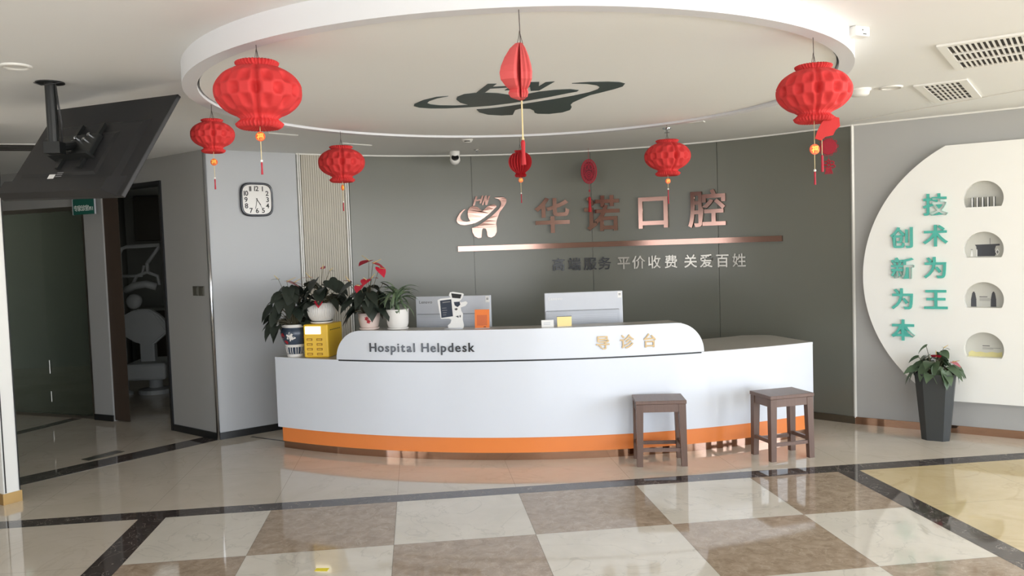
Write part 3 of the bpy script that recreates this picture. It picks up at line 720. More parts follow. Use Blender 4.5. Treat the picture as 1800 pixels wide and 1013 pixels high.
def petiole(bm, p0, p1, r=.003):
    p0 = Vector(p0); p1 = Vector(p1); m = (p0+p1)/2; m.z += .02*(p1-p0).length/.2; m.x += (p0.x-p1.x)*.12; m.y += (p0.y-p1.y)*.12
    tube(bm, [p0, m, p1], r, 5, r*.8)
def anthurium(root, z, leaves, flowers, lm='leaf', r0=.03):
    lf, st = NB(), NB()
    for (x, y, zz, az, el, L, Wd, dr) in leaves:
        leaf(lf, (x, y, z+zz), az, el, L, Wd, dr, random.uniform(-.5, .5)); petiole(st, (x*.15+random.uniform(-r0, r0)*.5, y*.15+random.uniform(-r0, r0)*.5, z-.01), (x, y, z+zz))
    o = obj('leaves', lf, lm, root, True)
    for (x, y, zz, az, el, L, m) in flowers:
        b = NB(); leaf(b, (x, y, z+zz), az, el, L, L*.95, .3, 0, .1); f = obj('flower', b, m, root, True)
        b = NB(); p = Vector((x, y, z+zz)); dv_ = Vector((cos(az)*cos(el+.7), sin(az)*cos(el+.7), sin(el+.7)))
        tube(b, [p, p+dv_*L*.35, p+dv_*L*.7], .0045, 7, .002); obj('spadix', b, 'spadix', f)
        petiole(st, (x*.1, y*.1, z-.01), (x, y, z+zz), .0025)
    obj('stems', st, 'stem', root)
def leafset(n, rad, h0, h1, L, seed, front=0, dx=0):
    rr = random.Random(seed); out = []
    for i in range(n):
        az = 2*pi*i/n*2.618+rr.uniform(-.4, .4); k = rr.random()**.7; ra = rad*(.25+.75*k)
        hh = h1 - (h1-h0)*k**1.3 + rr.uniform(-.02, .02)
        out.append((ra*cos(az)+dx, ra*sin(az), hh, az+rr.uniform(-.3, .3), rr.uniform(-.9, -.1), L*rr.uniform(.75, 1.1), L*rr.uniform(.5, .72), rr.uniform(.3, .9)))
    return out
SOUTH = -pi/2
# tall vase of dark leaves
ZT = .775
t = thing('potted_anthurium', 'dark leafy anthurium in a blue and white vase at the desk left end', 'potted plant', (-1.035, 7.06, ZT), 0, 'potted anthuriums on the desk')
bm = NB(); lathe(bm, [(.066, 0), (.07, .012), (.064, .03), (.072, .05), (.075, .085), (.082, .10), (.112, .17), (.118, .205), (.108, .235), (.098, .25), (.106, .262), (.106, .272), (.094, .272), (.09, .25)], 40)
v = obj('vase', bm, 'blue_glaze', t, True)
bm = NB(); lathe(bm, [(.0995, .248), (.1075, .2615), (.1075, .273), (.1, .2735)], 40, cap=False); obj('white_rim', bm, 'porcelain', v, True)
bm = NB(); lathe(bm, [(.0672, .0), (.0715, .013), (.066, .024), (.0655, .028), (.0735, .052), (.0755, .083), (.0762, .085), (.0825, .096), (.0865, .106)][:3], 40, cap=False); lathe(bm, [(.0762, .083), (.0825, .096), (.0865, .106)], 40, cap=False)
for i in range(10):
    a = 2*pi*i/10; 
    for da in (-.13, .13):
        tube(bm, [(.0655*cos(a+da), .0655*sin(a+da), .028), (.0735*cos(a+da), .0735*sin(a+da), .052), (.0765*cos(a+da), .0765*sin(a+da), .085)], .003, 5)
obj('white_bands', bm, 'porcelain', v, True)
bm = NB()
def petal_on(bm, a, z, L, Wd, rot):
    pts = []
    for i in range(14):
        k = 2*pi*i/14; u = L*cos(k); w = Wd*sin(k)*(1+.3*cos(k)); uu = u*cos(rot)-w*sin(rot); ww = u*sin(rot)+w*cos(rot)
        zz = z+ww; r = .0835+(.1185-.0835)*min(1, max(0, (zz-.10)/.09)); r = r if zz < .205 else .1185-(zz-.205)*.32
        r += .0015; pts.append(bm.verts.new((r*cos(a+uu/r), r*sin(a+uu/r), zz)))
    bm.faces.new(pts)
for a0 in (-1.75, .2, 2.3):
    bm = NB()
    for k in range(5): petal_on(bm, a0+.06*cos(k*1.26), .165+.004*k, .036, .010, k*1.256)
    obj('white_flower_motif', bm, 'porcelain', v)
for a0 in (-2.45, -.6, 1.2):
    bm = NB(); petal_on(bm, a0, .18, .028, .02, .8); petal_on(bm, a0+.2, .13, .02, .014, -.5); obj('red_flower_motif', bm, 'red_glaze', v)
lv = leafset(44, .16, .0, .32, .16, 3, dx=-.025) + [(-.17, -.02, .16, pi+.35, -.7, .16, .11, .5), (-.12, -.06, .05, pi+.6, -1.1, .15, .1, .4), (-.14, -.04, -.02, pi+.5, -1.2, .13, .09, .2),
      (.10, 0, .33, .5, .1, .15, .12, 1), (.14, -.02, .36, -.3, -.1, .14, .1, 1), (-.02, -.05, .30, SOUTH, -.9, .17, .13, .4)]
anthurium(t, .262, lv, [(-.04, -.03, .37, -.2, -.3, .12, 'spathe_pink'), (.02, -.04, .36, .2, -.2, .09, 'spathe_pink'), (-.11, -.02, .39, pi-.2, .1, .07, 'leaf')], 'leaf')
# power bank cabinet and the plant on it
cz = -radians(19.4)
pbx = (-.797, 7.02)
t = thing('power_bank_cabinet', 'yellow power bank rental box with lit screen and eight slots on the desk', 'power bank cabinet', (pbx[0], pbx[1], ZT), cz)
bm = NB(); box(bm, -.11, .11, -.14, .14, 0, .275, None, .012); obj('cabinet_body', bm, 'yellow', t)
bm = NB(); box(bm, -.092, .048, -.1425, -.138, .195, .258, None, .004); obj('lit_screen', bm, 'lit', t)
for i in range(2):
    for j in range(4):
        x0 = -.082+.088*i; z0 = .02+.04*j
        bm = NB(); box(bm, x0, x0+.052, -.1415, -.136, z0, z0+.02, None, .003); sl = obj('charging_slot', bm, 'yellow_dark', t)
        bm = NB(); box(bm, x0+.008, x0+.044, -.1445, -.139, z0+.005, z0+.014, None, .002); obj('power_bank_end', bm, 'yellow', sl)
bm = NB()
for k in range(6): box(bm, .1102, .1106, -.10+.034*k, -.10+.034*k+.028, .222, .2275)
obj('printed_line', bm, 'ink', t)
zb = ZT+.275
t = thing('potted_anthurium', 'dark anthurium in a white ribbed pot standing on the yellow box', 'potted plant', (-.80, 6.99, zb), 0, 'potted anthuriums on the desk')
bm = NB(); n = 264; prof = [(.07, .018), (.085, .03), (.096, .045), (.108, .07), (.116, .105), (.112, .14), (.104, .16), (.098, .172), (.09, .172), (.088, .15)]
rings = []
for r, z in prof:
    k = .035 if .02 < z < .165 and r > .09 else 0
    rings.append([bm.verts.new((r*(1-k+k*abs(cos(22*2*pi*i/n)))*cos(2*pi*i/n), r*(1-k+k*abs(cos(22*2*pi*i/n)))*sin(2*pi*i/n), z)) for i in range(n)])
for A, B in zip(rings, rings[1:]):
    for i in range(n): bm.faces.new((A[i], A[(i+1) % n], B[(i+1) % n], B[i]))
bm.faces.new(rings[0]); bm.faces.new(rings[-1]); obj('ribbed_pot', bm, 'porcelain', t, True)
bm = NB(); lathe(bm, [(.07, 0), (.09, .006), (.094, .02), (.09, .022), (.08, .014)], 40); obj('saucer', bm, 'porcelain', t, True)
bm = NB(); lathe(bm, [(.0945, .0185), (.0955, .021), (.094, .0235)], 40, cap=False); obj('saucer_rim', bm, 'ink', t)
lv = leafset(26, .15, .0, .20, .14, 11, dx=.02) + [(.12, -.02, .16, -.1, -.5, .16, .13, .6), (.08, -.06, .19, -.9, -.5, .15, .12, .6), (.16, 0, .02, -.2, -1, .10, .06, .4), (.0, -.09, .10, SOUTH, -.9, .13, .1, .3), (.14, .0, .06, -.2, -.2, .15, .08, .8), (-.03, -.06, .2, SOUTH-.4, -.6, .15, .12, .5)]
anthurium(t, .165, lv, [(-.005, -.115, .03, SOUTH, -.9, .07, 'spathe'), (-.07, -.05, .22, pi*.9, .1, .085, 'spathe_pink'), (.03, -.03, .29, 1.2, .6, .05, 'spathe_pink'), (.085, -.02, .27, .2, .0, .055, 'leaf')], 'leaf')
ZS = 1.006
t = thing('potted_anthurium', 'anthurium with tall red flowers in a pinkish pot with red flower motif', 'potted plant', (-.392, 6.70, ZS), 0, 'potted anthuriums on the desk')
bm = NB(); lathe(bm, [(.066, .02), (.074, .03), (.086, .09), (.089, .135), (.082, .138), (.078, .12)], 40); p = obj('pot', bm, 'pink_pot', t, True)
bm = NB(); lathe(bm, [(.068, 0), (.079, .005), (.081, .018), (.07, .02)], 40); obj('saucer', bm, 'pink_pot', t, True)
bm = NB()
def pot_petal(bm, a, z, L, Wd, rot, r):
    pts = []
    for i in range(12):
        k = 2*pi*i/12; u = L*cos(k); w = Wd*sin(k); uu = u*cos(rot)-w*sin(rot); ww = u*sin(rot)+w*cos(rot)
        pts.append(bm.verts.new(((r+.15*ww)*cos(a+uu/r), (r+.15*ww)*sin(a+uu/r), z+ww)))
    bm.faces.new(pts)
for a0, z0 in ((-1.75, .095), (-1.58, .072)):
    bm = NB()
    for k in range(5): pot_petal(bm, a0+.10*cos(k*1.256), z0+.009*sin(k*1.256), .009, .006, k*1.256, .0875)
    obj('red_flower_motif', bm, 'red_glaze', p)
bm = NB(); lathe(bm, [(.079, .115), (.079, .125)], 30); obj('soil', bm, 'soil', t)
lv = leafset(28, .14, .0, .22, .155, 21) + [(-.13, -.03, .12, pi+.3, -.6, .15, .1, .5), (-.12, -.05, .03, pi+.5, -.8, .14, .09, .4), (.1, -.05, .14, -.6, -.8, .17, .13, .5), (.03, -.08, .08, SOUTH, -1, .15, .11, .4), (.12, 0, .24, .2, -.4, .13, .1, .8), (-.14, .0, .24, pi-.2, -.5, .17, .12, .6)]
anthurium(t, .125, lv, [(.02, -.03, .43, 2.4, -.2, .13, 'spathe'), (.05, -.02, .41, -.4, -.3, .11, 'spathe'), (.10, -.04, .37, -.9, -.8, .10, 'spathe'), (-.005, -.07, .28, SOUTH-.3, -.4, .09, 'spathe'), (.035, -.05, .29, -.6, .1, .07, 'spathe'), (-.06, -.06, .235, SOUTH-.4, -.6, .085, 'spathe'), (-.14, -.02, .27, 2.9, .2, .08, 'spathe_pink')], 'leaf')
t = thing('potted_dragon_plant', 'narrow-leaved green plant in a plain white pot on the raised desk shelf', 'potted plant', (-.163, 6.625, ZS))
bm = NB(); lathe(bm, [(.07, .016), (.078, .024), (.086, .05), (.091, .15), (.093, .163), (.086, .163), (.082, .14)], 40); obj('pot', bm, 'porcelain', t, True)
bm = NB(); lathe(bm, [(.074, 0), (.084, .005), (.086, .014), (.08, .016)], 40); obj('saucer', bm, 'porcelain', t, True)
bm = NB(); lathe(bm, [(.082, .14), (.082, .15)], 30); obj('soil', bm, 'soil', t)
bm = NB(); tube(bm, [(0, 0, .14), (-.004, -.01, .2), (0, 0, .30)], .02, 10, .011); tube(bm, [(-.002, -.07, .13), (-.001, -.08, .155)], .018, 8); obj('stem', bm, 'leaf2', t, True)
bm = NB(); rr = random.Random(5)
for i in range(50):
    az = i*2.4+rr.uniform(-.2, .2); el = rr.uniform(-.25, 1.15); L = rr.uniform(.14, .22); z = rr.uniform(.19, .30)
    h = Vector((cos(az), sin(az), 0)); s = Vector((-sin(az), cos(az), 0)); p = Vector((0, 0, z)); pv = None; k = 6; a = el
    for j in range(k+1):
        w = .011*sin(pi*min(1, .15+.85*j/k))+.0006
        cur = (bm.verts.new(p+s*w+Vector((0, 0, w*.5))), bm.verts.new(p), bm.verts.new(p-s*w+Vector((0, 0, w*.5))))
        if pv: bm.faces.new((pv[0], cur[0], cur[1], pv[1])); bm.faces.new((pv[1], cur[1], cur[2], pv[2]))
        pv = cur; p = p + (h*cos(a)+Vector((0, 0, sin(a))))*L/k; a -= .24
obj('leaves', bm, 'leaf3', t, True)
# floor planter by the right wall
t = thing('floor_planter', 'tall dark grey faceted floor planter holding a small anthurium before the white panel', 'planter', (4.05, 6.045, 0), radians(-38))
bm = NB(); A = []
def octo(r, z, ch=.30):
    q = r; c = r*(1-ch)
    return [(-c, -q, z), (c, -q, z), (q, -c, z), (q, c, z), (c, q, z), (-c, q, z), (-q, c, z), (-q, -c, z)]
R8 = [octo(.098, 0, .42), octo(.142, .50, .42), octo(.145, .53, .42), octo(.135, .53, .42), octo(.128, .47, .42)]
R8 = [[bm.verts.new(p) for p in r] for r in R8]
for A, B in zip(R8, R8[1:]):
    for i in range(8): bm.faces.new((A[i], A[(i+1) % 8], B[(i+1) % 8], B[i]))
bm.faces.new(R8[0]); obj('planter_body', bm, 'planter', t)
bm = NB(); prism(bm, [p[:2] for p in octo(.13, 0, .42)], .46, .475); obj('soil', bm, 'soil', t)
lv = leafset(28, .15, .03, .17, .14, 31) + [(.02, -.1, .08, SOUTH, -1.1, .13, .10, .3), (.08, -.12, .05, SOUTH+.3, -1.2, .14, .09, .3), (-.13, -.07, .07, pi+.5, -.9, .14, .08, .5), (-.12, -.02, .15, pi, -.4, .09, .08, .5), (-.06, -.05, .24, pi+.4, -.5, .09, .09, .6), (.14, .02, .09, -.2, -.8, .13, .08, .4), (.05, -.04, .2, -.8, -.2, .09, .07, .8)]
anthurium(t, .50, lv, [(.01, -.06, .16, SOUTH, .5, .085, 'spathe'), (.12, -.02, .12, -.4, -.4, .08, 'spathe_pink'), (.06, -.02, .23, .6, -.2, .06, 'leaf2')], 'leaf2', .05)

# ------------------------------------------------------------------ things on the desk
def monitor(label, a, b, ztop, text_m):
    a = Vector(a); b = Vector(b); mid = (a+b)/2; w = (b-a).length; rz = atan2(b.y-a.y, b.x-a.x)
    t = thing('computer_monitor', label, 'monitor', (mid.x, mid.y, .775), rz, 'computers on the desk')
    z1 = ztop-.775; z0 = z1-.38
    bm = NB(); box(bm, -w/2, w/2, 0, .035, z0, z1, None, .005); obj('housing', bm, 'grey_plastic', t)
    bm = NB(); box(bm, -w/2+.012, w/2-.012, .034, .038, z0+.03, z1-.012); obj('screen', bm, 'screen', t)
    bm = NB(); prism(bm, [(-.012, z0+.004), (-.012, z1-.152), (0, z1-.146), (.004, z1-.146), (.004, z0+.004)], -w/2+.006, w/2-.03, Matrix(((0, 0, 1, 0), (1, 0, 0, 0), (0, 1, 0, 0), (0, 0, 0, 1))))
    lc = obj('lower_cover', bm, 'grey_plastic2', t)
    bm = NB()
    for k in range(9): box(bm, -w/2+.03, w/2-.05, -.0135, -.011, z1-.30+.014*k, z1-.296+.014*k)
    obj('vent_slot', bm, 'grey_plastic', lc)
    bm = NB(); box(bm, -w/2+.012, w/2-.035, -.0012, .001, z1-.1475, z1-.1445); obj('seam', bm, 'black_gap', t)
    bm = NB(); prism(bm, [(-.07, 0), (.07, 0), (.05, .02), (-.05, .02)], -.0, .16, Matrix.Translation((0, .06, .01)) @ Matrix.Rotation(radians(0), 4, 'X') @ Matrix(((1, 0, 0, 0), (0, 1, 0, 0), (0, 0, 1, 0), (0, 0, 0, 1)))); box(bm, -.12, .12, -.04, .15, 0, .012, None, .003); obj('stand', bm, 'grey_plastic', t)
    x = -w/2+.032; lo = None
    for ch in 'Lenovo':
        g_ = glyph(ch, .034, .001, .012); xs = [v.co.x for v in g_.verts]; ww = max(xs)-min(xs)
        xform(g_, Matrix.Translation((-min(xs), 0, 0))); xform(g_, Matrix.Translation((x, -.0008, z1-.058)) @ Matrix.Rotation(radians(90), 4, 'X')); obj('letter', g_, text_m, t); x += ww+.0035
    bm = NB(); box(bm, w/2-.04, w/2-.008, -.0012, .001, z1-.056, z1-.006); st = obj('sticker', bm, 'print_white', t)
    bm = NB(); box(bm, w/2-.033, w/2-.015, -.0016, -.001, z1-.027, z1-.022); box(bm, w/2-.033, w/2-.015, -.0016, -.001, z1-.035, z1-.031); obj('sticker_print', bm, 'print_dark', st)
monitor('silver computer seen from behind, left one, behind the white standee', (-.016, 6.86), (.588, 6.655), 1.247, 'print_mid')
monitor('silver computer seen from behind, right one, behind the gold card', (1.02, 6.565), (1.652, 6.515), 1.250, 'print_white')

def on_shelf(x, y): return Vector((x, y, ZS))
ang = lambda x: atan2(x-DK[0], DK[1]-6.3)
t = thing('display_standee', 'white die-cut acrylic standee with a dark poster on the raised shelf', 'standee', (.272, 6.44, ZS), radians(-17))
K = .29/65.                                                     # metres per traced unit
def sp(pts): return [((x-797)*K, (578.5-y)*K) for x, y in pts]
ST = Matrix.Rotation(radians(90), 4, 'X')
bm = NB(); prism(bm, sp([(788, 577), (787, 572), (792, 568), (794, 562), (790, 560), (775, 560), (772, 542), (770, 527), (775, 525), (794, 523), (791, 519), (793, 514), (798, 513), (816, 516), (818, 518), (813, 527), (809, 530), (812, 532), (821, 530), (824, 533), (820, 538), (811, 541), (812, 547), (815, 552), (814, 562), (816, 572), (815, 577)]), -.003, .003, ST)
obj('cutout', bm, 'print_white', t)
bm = NB(); prism(bm, sp([(774.5, 528), (795, 526), (797, 556), (776, 558.5)]), .003, .0045, ST); obj('dark_poster', bm, 'navy', t)
bm = NB()
for k, (x0, x1) in enumerate(((778, 786), (778, 787), (779, 786), (779, 785))): prism(bm, sp([(x0, 541+4*k), (x1, 540.6+4*k), (x1, 541.6+4*k), (x0, 542+4*k)]), .0045, .005, ST)
prism(bm, sp([(779, 530.5), (793, 529), (793, 531), (779, 532.5)]), .0045, .005, ST); obj('poster_print', bm, 'print_mid', t)
bm = NB(); prism(bm, sp([(795.5, 515.5), (814, 518), (811.5, 525), (797, 523.5)]), .003, .006, ST); obj('dark_visor', bm, 'ink', t)
bm = NB(); prism(bm, sp([(799.5, 531), (810, 530.5), (811, 536), (806, 540), (801, 537)]), .003, .0045, ST); obj('dark_chest_print', bm, 'navy', t)
bm = NB(); prism(bm, sp([(800, 543), (804.5, 541.5), (806, 544), (803, 546)]), .003, .0045, ST); prism(bm, sp([(809, 554.5), (811, 554), (811, 558), (809, 558)]), .003, .0045, ST); prism(bm, sp([(802, 556), (807, 555), (807, 559)]), .003, .0045, ST); obj('small_dark_print', bm, 'print_dark', t)
bm = NB(); lathe(bm, [(.075, 0), (.075, .006), (.06, .009)], 30); xform(bm, Matrix.Diagonal((1, .5, 1, 1))); obj('base', bm, 'grey_plastic', t)
def card(name, label, x, y, w, h, m, stripe=None, rz=None):
    t = thing(name, label, 'card stand', (x, y, ZS), radians(-14) if rz is None else rz)
    bm = NB(); mt = Matrix.Rotation(radians(-8), 4, 'X'); box(bm, -w/2, w/2, -.004, .004, 0, h, mt, .0015); obj('card', bm, m, t)
    bm = NB(); box(bm, -w/2, w/2, -.004, .04, 0, .004); obj('foot', bm, 'print_white', t)
    return t, mt
t, mt = card('payment_card', 'upright orange payment card on the raised shelf before the left computer', .493, 6.385, .115, .148, 'orange_card')
bm = NB(); box(bm, -.04, .04, -.0046, -.0038, .022, .105, mt); obj('plain_patch', bm, mat('orange_patch', C(214, 110, 62), .5), t)
bm = NB(); box(bm, .012, .03, -.0046, -.0038, .009, .014, mt); obj('dark_mark', bm, 'ink', t)
t, mt = card('name_card', 'small white card standing left of the gold card', .985, 6.225, .095, .058, 'print_white', rz=radians(-6))
bm = NB()
for k in range(2): box(bm, -.03, .02, -.0046, -.0038, .022+.012*k, .026+.012*k, mt)
obj('printed_line', bm, 'grey_plastic2', t)
t, mt = card('name_plate', 'gold card standing in front of the right computer', 1.115, 6.22, .112, .082, mat('gold_card', C(226, 204, 140), .35, .3), rz=radians(-4))
bm = NB(); box(bm, -.057, .057, -.005, .0045, .078, .084, mt); obj('card_edge', bm, 'gunmetal', t)

# ------------------------------------------------------------------ stools
def stool(label, x, y, rz):
    t = thing('wooden_stool', label, 'stool', (x, y, 0), rz, 'wooden stools before the desk')
    w, d, h = .183, .138, .485
    bm = NB(); box(bm, -w-.001, w+.001, -d-.001, d+.001, h-.026, h, None, .003); obj('seat', bm, 'wood', t)
    lx, ly = w-.03, d-.028
    for sx in (-1, 1):
        for sy in (-1, 1):
            bm = NB(); a = [(-.026, -.024), (.026, -.024), (.026, .024), (-.026, .024)]; b = [(-.021, -.02), (.021, -.02), (.021, .02), (-.021, .02)]
            top = [bm.verts.new((sx*lx+p[0], sy*ly+p[1], h-.028)) for p in a]; bot = [bm.verts.new((sx*(lx+.008)+p[0], sy*(ly+.007)+p[1], 0)) for p in b]
            bm.faces.new(top); bm.faces.new(bot[::-1])
            for i in range(4): bm.faces.new((bot[i], bot[(i+1) % 4], top[(i+1) % 4], top[i]))
            obj('leg', bm, 'wood_leg', t)
    for sy in (-1, 1):
        bm = NB(); box(bm, -lx, lx, sy*(ly+.012)-.009, sy*(ly+.012)+.009, h-.085, h-.028); obj('apron', bm, 'wood', t)
        bm = NB(); box(bm, -lx, lx, sy*(ly+.006)-.011, sy*(ly+.006)+.011, .108, .132); obj('stretcher', bm, 'wood', t)
    for sx in (-1, 1):
        bm = NB(); box(bm, sx*(lx+.012)-.009, sx*(lx+.012)+.009, -ly, ly, h-.085, h-.028); obj('apron', bm, 'wood', t)
        bm = NB(); box(bm, sx*(lx+.006)-.011, sx*(lx+.006)+.011, -ly, ly, .128, .155); obj('stretcher', bm, 'wood', t)
stool('dark wooden stool seen almost square-on, the left one before the desk', 1.745, 5.885, radians(-9.5))
stool('dark wooden stool turned corner-on, the right one at the end of the desk', 2.678, 5.842, radians(9))

# ------------------------------------------------------------------ white display panel on the right wall
BD = .10
t = thing('display_board', 'large white round-edged display panel with four arched niches on the right wall', 'display panel', tuple(RW_O + RW_T*1.3 + Vector((0, 0, 1.3))))
pts_c = [(.722, 2.322), (.465, 2.117), (.202, 1.741), (.095, 1.267), (.15, .93), (.259, .694), (.507, .386), (.78, .277)]
cc = (1.395, 1.265); R_ = 1.297
def circ3(p, q, r):
    ax, ay = p; bx, by = q; cx, cy = r; d = 2*(ax*(by-cy)+bx*(cy-ay)+cx*(ay-by))
    return (((ax*ax+ay*ay)*(by-cy)+(bx*bx+by*by)*(cy-ay)+(cx*cx+cy*cy)*(ay-by))/d, ((ax*ax+ay*ay)*(cx-bx)+(bx*bx+by*by)*(ax-cx)+(cx*cx+cy*cy)*(bx-ax))/d)
cc = circ3(pts_c[0], pts_c[3], pts_c[6]); R_ = math.dist(cc, pts_c[0])
a0 = atan2(2.322-cc[1], .722-cc[0]); a1 = atan2(.277-cc[1], -sqrt(R_**2-(.277-cc[1])**2)) + 2*pi
outl = [(cc[0]+R_*cos(a0+(a1-a0)*i/60), cc[1]+R_*sin(a0+(a1-a0)*i/60)) for i in range(61)] + [(2.6, .277), (2.6, 2.322)]
cu = bpy.data.curves.new('c', 'CURVE'); cu.dimensions = '2D'; cu.fill_mode = 'BOTH'; cu.extrude = BD/2; cu.bevel_depth = .0
def spline(pts):
    s = cu.splines.new('POLY'); s.points.add(len(pts)-1); s.use_cyclic_u = True
    for p, q in zip(s.points, pts): p.co = (q[0], q[1], 0, 1)
NCX, NR = .982, .137
def niche_outline(zc, r=NR):
    lo = -.065 if r == NR else -.085
    b = math.asin(lo/NR); return [(NCX+r*cos(b+(pi-2*b)*i/40), zc+r*sin(b+(pi-2*b)*i/40)) for i in range(41)]
NZ = (1.889, 1.493, 1.098, .703)
spline(outl)
for z in NZ: spline(niche_outline(z))
o = bpy.data.objects.new('c', cu); COL.objects.link(o); me = bpy.data.meshes.new_from_object(o.evaluated_get(bpy.context.evaluated_depsgraph_get()))
bpy.data.objects.remove(o); bm = NB(); bm.from_mesh(me); bpy.data.meshes.remove(me); bmesh.ops.remove_doubles(bm, verts=bm.verts[:], dist=1e-5)
xform(bm, rel(t) @ on_right(0, 0, BD/2)); smooth_by_angle(obj('panel_board', bm, 'board', t), 30)
def bar2(bm, s0, s1, z0, z1, o0, o1): box(bm, s0, s1, z0, z1, o0, o1, rel(t) @ on_right(0, 0))
for k, z in enumerate(NZ):
    bm = NB(); prism(bm, niche_outline(z, NR+.012), .002, .012, rel(t) @ on_right(0, 0)); nb = obj('niche_back', bm, 'niche', t)
    zb_ = z-.065
    if k == 1:
        bm = NB(); prism(bm, [(.93, zb_+.008), (.925, zb_+.085), (.915, zb_+.10), (1.085, zb_+.103), (1.085, zb_+.09), (1.06, zb_+.088), (1.052, zb_+.06), (1.06, zb_+.025), (1.052, zb_+.008)], .012, .014, rel(t) @ on_right(0, 0)); bar2(bm, 1.018, 1.0205, zb_+.10, zb_+.15, .012, .014); obj('printed_desk_picture', bm, 'print_dark', nb)
        bm = NB(); prism(bm, [(1.07, zb_+.07), (1.085, zb_+.04), (1.07, zb_+.012), (1.054, zb_+.04)], .014, .0155, rel(t) @ on_right(0, 0)); prism(bm, [(.884, zb_+.005), (.902, zb_+.005), (.898, zb_+.04), (.893, zb_+.06), (.889, zb_+.04)], .012, .014, rel(t) @ on_right(0, 0)); bar2(bm, .925, .932, zb_+.005, zb_+.062, .014, .0155); obj('printed_vases', bm, 'print_white', nb)
        bm = NB(); bar2(bm, .886, .90, zb_+.06, zb_+.065, .012, .014); prism(bm, [(1.07, zb_+.055), (1.078, zb_+.04), (1.07, zb_+.025), (1.062, zb_+.04)], .0155, .0165, rel(t) @ on_right(0, 0)); obj('printed_details', bm, 'print_mid', nb)
    if k == 2:
        for sc_ in (.905, 1.042):
            bm = NB(); p = [(.019, 0), (.018, .055)]
            for j in range(5): w = .0155-.0018*j; p += [(w+.005, .058+.011*j), (w, .063+.011*j)]
            p += [(.007, .114), (.001, .12)]; p = [(sc_+x, zb_+.003+y) for x, y in p] + [(sc_-x, zb_+.003+y) for x, y in p[::-1]]
            prism(bm, p, .012, .015, rel(t) @ on_right(0, 0)); obj('printed_pagoda', bm, 'print_dark', nb)
        bm = NB(); bar2(bm, .945, 1.0, zb_+.078, zb_+.083, .012, .0135); obj('printed_heading', bm, 'print_dark', nb)
        bm = NB()
        for q_ in range(3): bar2(bm, .945, 1.018, zb_+.05+.008*q_, zb_+.0525+.008*q_, .012, .0135)
        obj('printed_lines', bm, 'print_mid', nb)
    if k == 3:
        bm = NB(); bar2(bm, .965, 1.015, zb_+.083, zb_+.088, .012, .0135); obj('printed_heading', bm, 'print_dark', nb)
        bm = NB()
        for q_ in range(2): bar2(bm, .965, 1.09-.05*q_, zb_+.068-.008*q_, zb_+.0705-.008*q_, .012, .0135)
        obj('printed_lines', bm, 'print_mid', nb)
        bm = NB(); pz = [(.868, zb_), (.868, zb_+.03), (.89, zb_+.045), (.92, zb_+.032), (.95, zb_+.038), (.99, zb_+.03), (1.03, zb_+.04), (1.07, zb_+.032), (1.10, zb_+.042), (1.10, zb_)]; prism(bm, pz, .012, .0135, rel(t) @ on_right(0, 0)); obj('printed_landscape', bm, 'niche_yel', nb)
pos5 = (.903, .938, .975, 1.011, 1.052)
say5 = ('first of five slim upright tubes in the top niche, from the left', 'second of five slim upright tubes in the top niche, from the left', 'middle one of five slim upright tubes in the top niche', 'fourth of five slim upright tubes in the top niche, from the left', 'rightmost of five slim upright tubes in the top niche')
for s, lb in zip(pos5, say5):
    L_ = on_right(s, NZ[0]-.065, .05).translation
    t2 = thing('display_tube', lb, 'display tube', tuple(L_), atan2(RW_T.y, RW_T.x), 'tubes in the top niche')
    bm = NB(); box(bm, -.0085, .0085, -.008, .008, 0, .076, None, .001); obj('tube', bm, 'print_white', t2)
    bm = NB(); box(bm, .0035, .0092, -.0088, .0085, .0, .0765); box(bm, -.0092, -.006, -.0088, .0085, 0, .0765); obj('dark_stripe', bm, 'print_dark', t2)
t = thing('panel_lettering', 'right column of teal characters 技术为王 on the white panel', 'lettering', tuple(on_right(.647, 1.3, BD).translation))
for ch, z in zip('技术为王', (1.86, 1.610, 1.353, 1.098)): cjk(t, 'character', ch, .182, .02, 'teal', on_right(.647, z, BD), .018)
t = thing('panel_lettering', 'left column of teal characters 创新为本 on the white panel', 'lettering', tuple(on_right(.403, 1.2, BD).translation))
for ch, z in zip('创新为本', (1.602, 1.352, 1.099, .842)): cjk(t, 'character', ch, .182, .02, 'teal', on_right(.403, z, BD), .018)

# ------------------------------------------------------------------ wall fittings on the left
CT = Vector((.855, .518, 0)); CO = Vector((POST[0], POST[1], 0))
def on_clock(s, z, off=0): return frame(CO + CT*s + Vector((.518, -.855, 0))*off + Vector((0, 0, z)), CT, (0, 0, 1))
cm = on_clock(.446, 2.139)
t = thing('wall_clock', 'square wall clock with rounded corners, black numerals and dark rim', 'clock', tuple(cm.translation)); L = rel(t) @ cm
def squircle(r, n=48, p=4.2): return [(r*math.copysign(abs(cos(2*pi*i/n))**(2/p), cos(2*pi*i/n)), r*math.copysign(abs(sin(2*pi*i/n))**(2/p), sin(2*pi*i/n))) for i in range(n)]
bm = NB(); A = [[bm.verts.new(L @ Vector((x, y, z))) for x, y in squircle(r)] for r, z in ((.150, .0), (.154, .02), (.148, .035), (.136, .035), (.134, .026))]
for a, b in zip(A, A[1:]):
    for i in range(48): bm.faces.new((a[i], a[(i+1) % 48], b[(i+1) % 48], b[i]))
obj('rim', bm, 'gunmetal', t, True)
bm = NB(); prism(bm, squircle(.137), .002, .024, L); obj('dial', bm, 'porcelain', t)
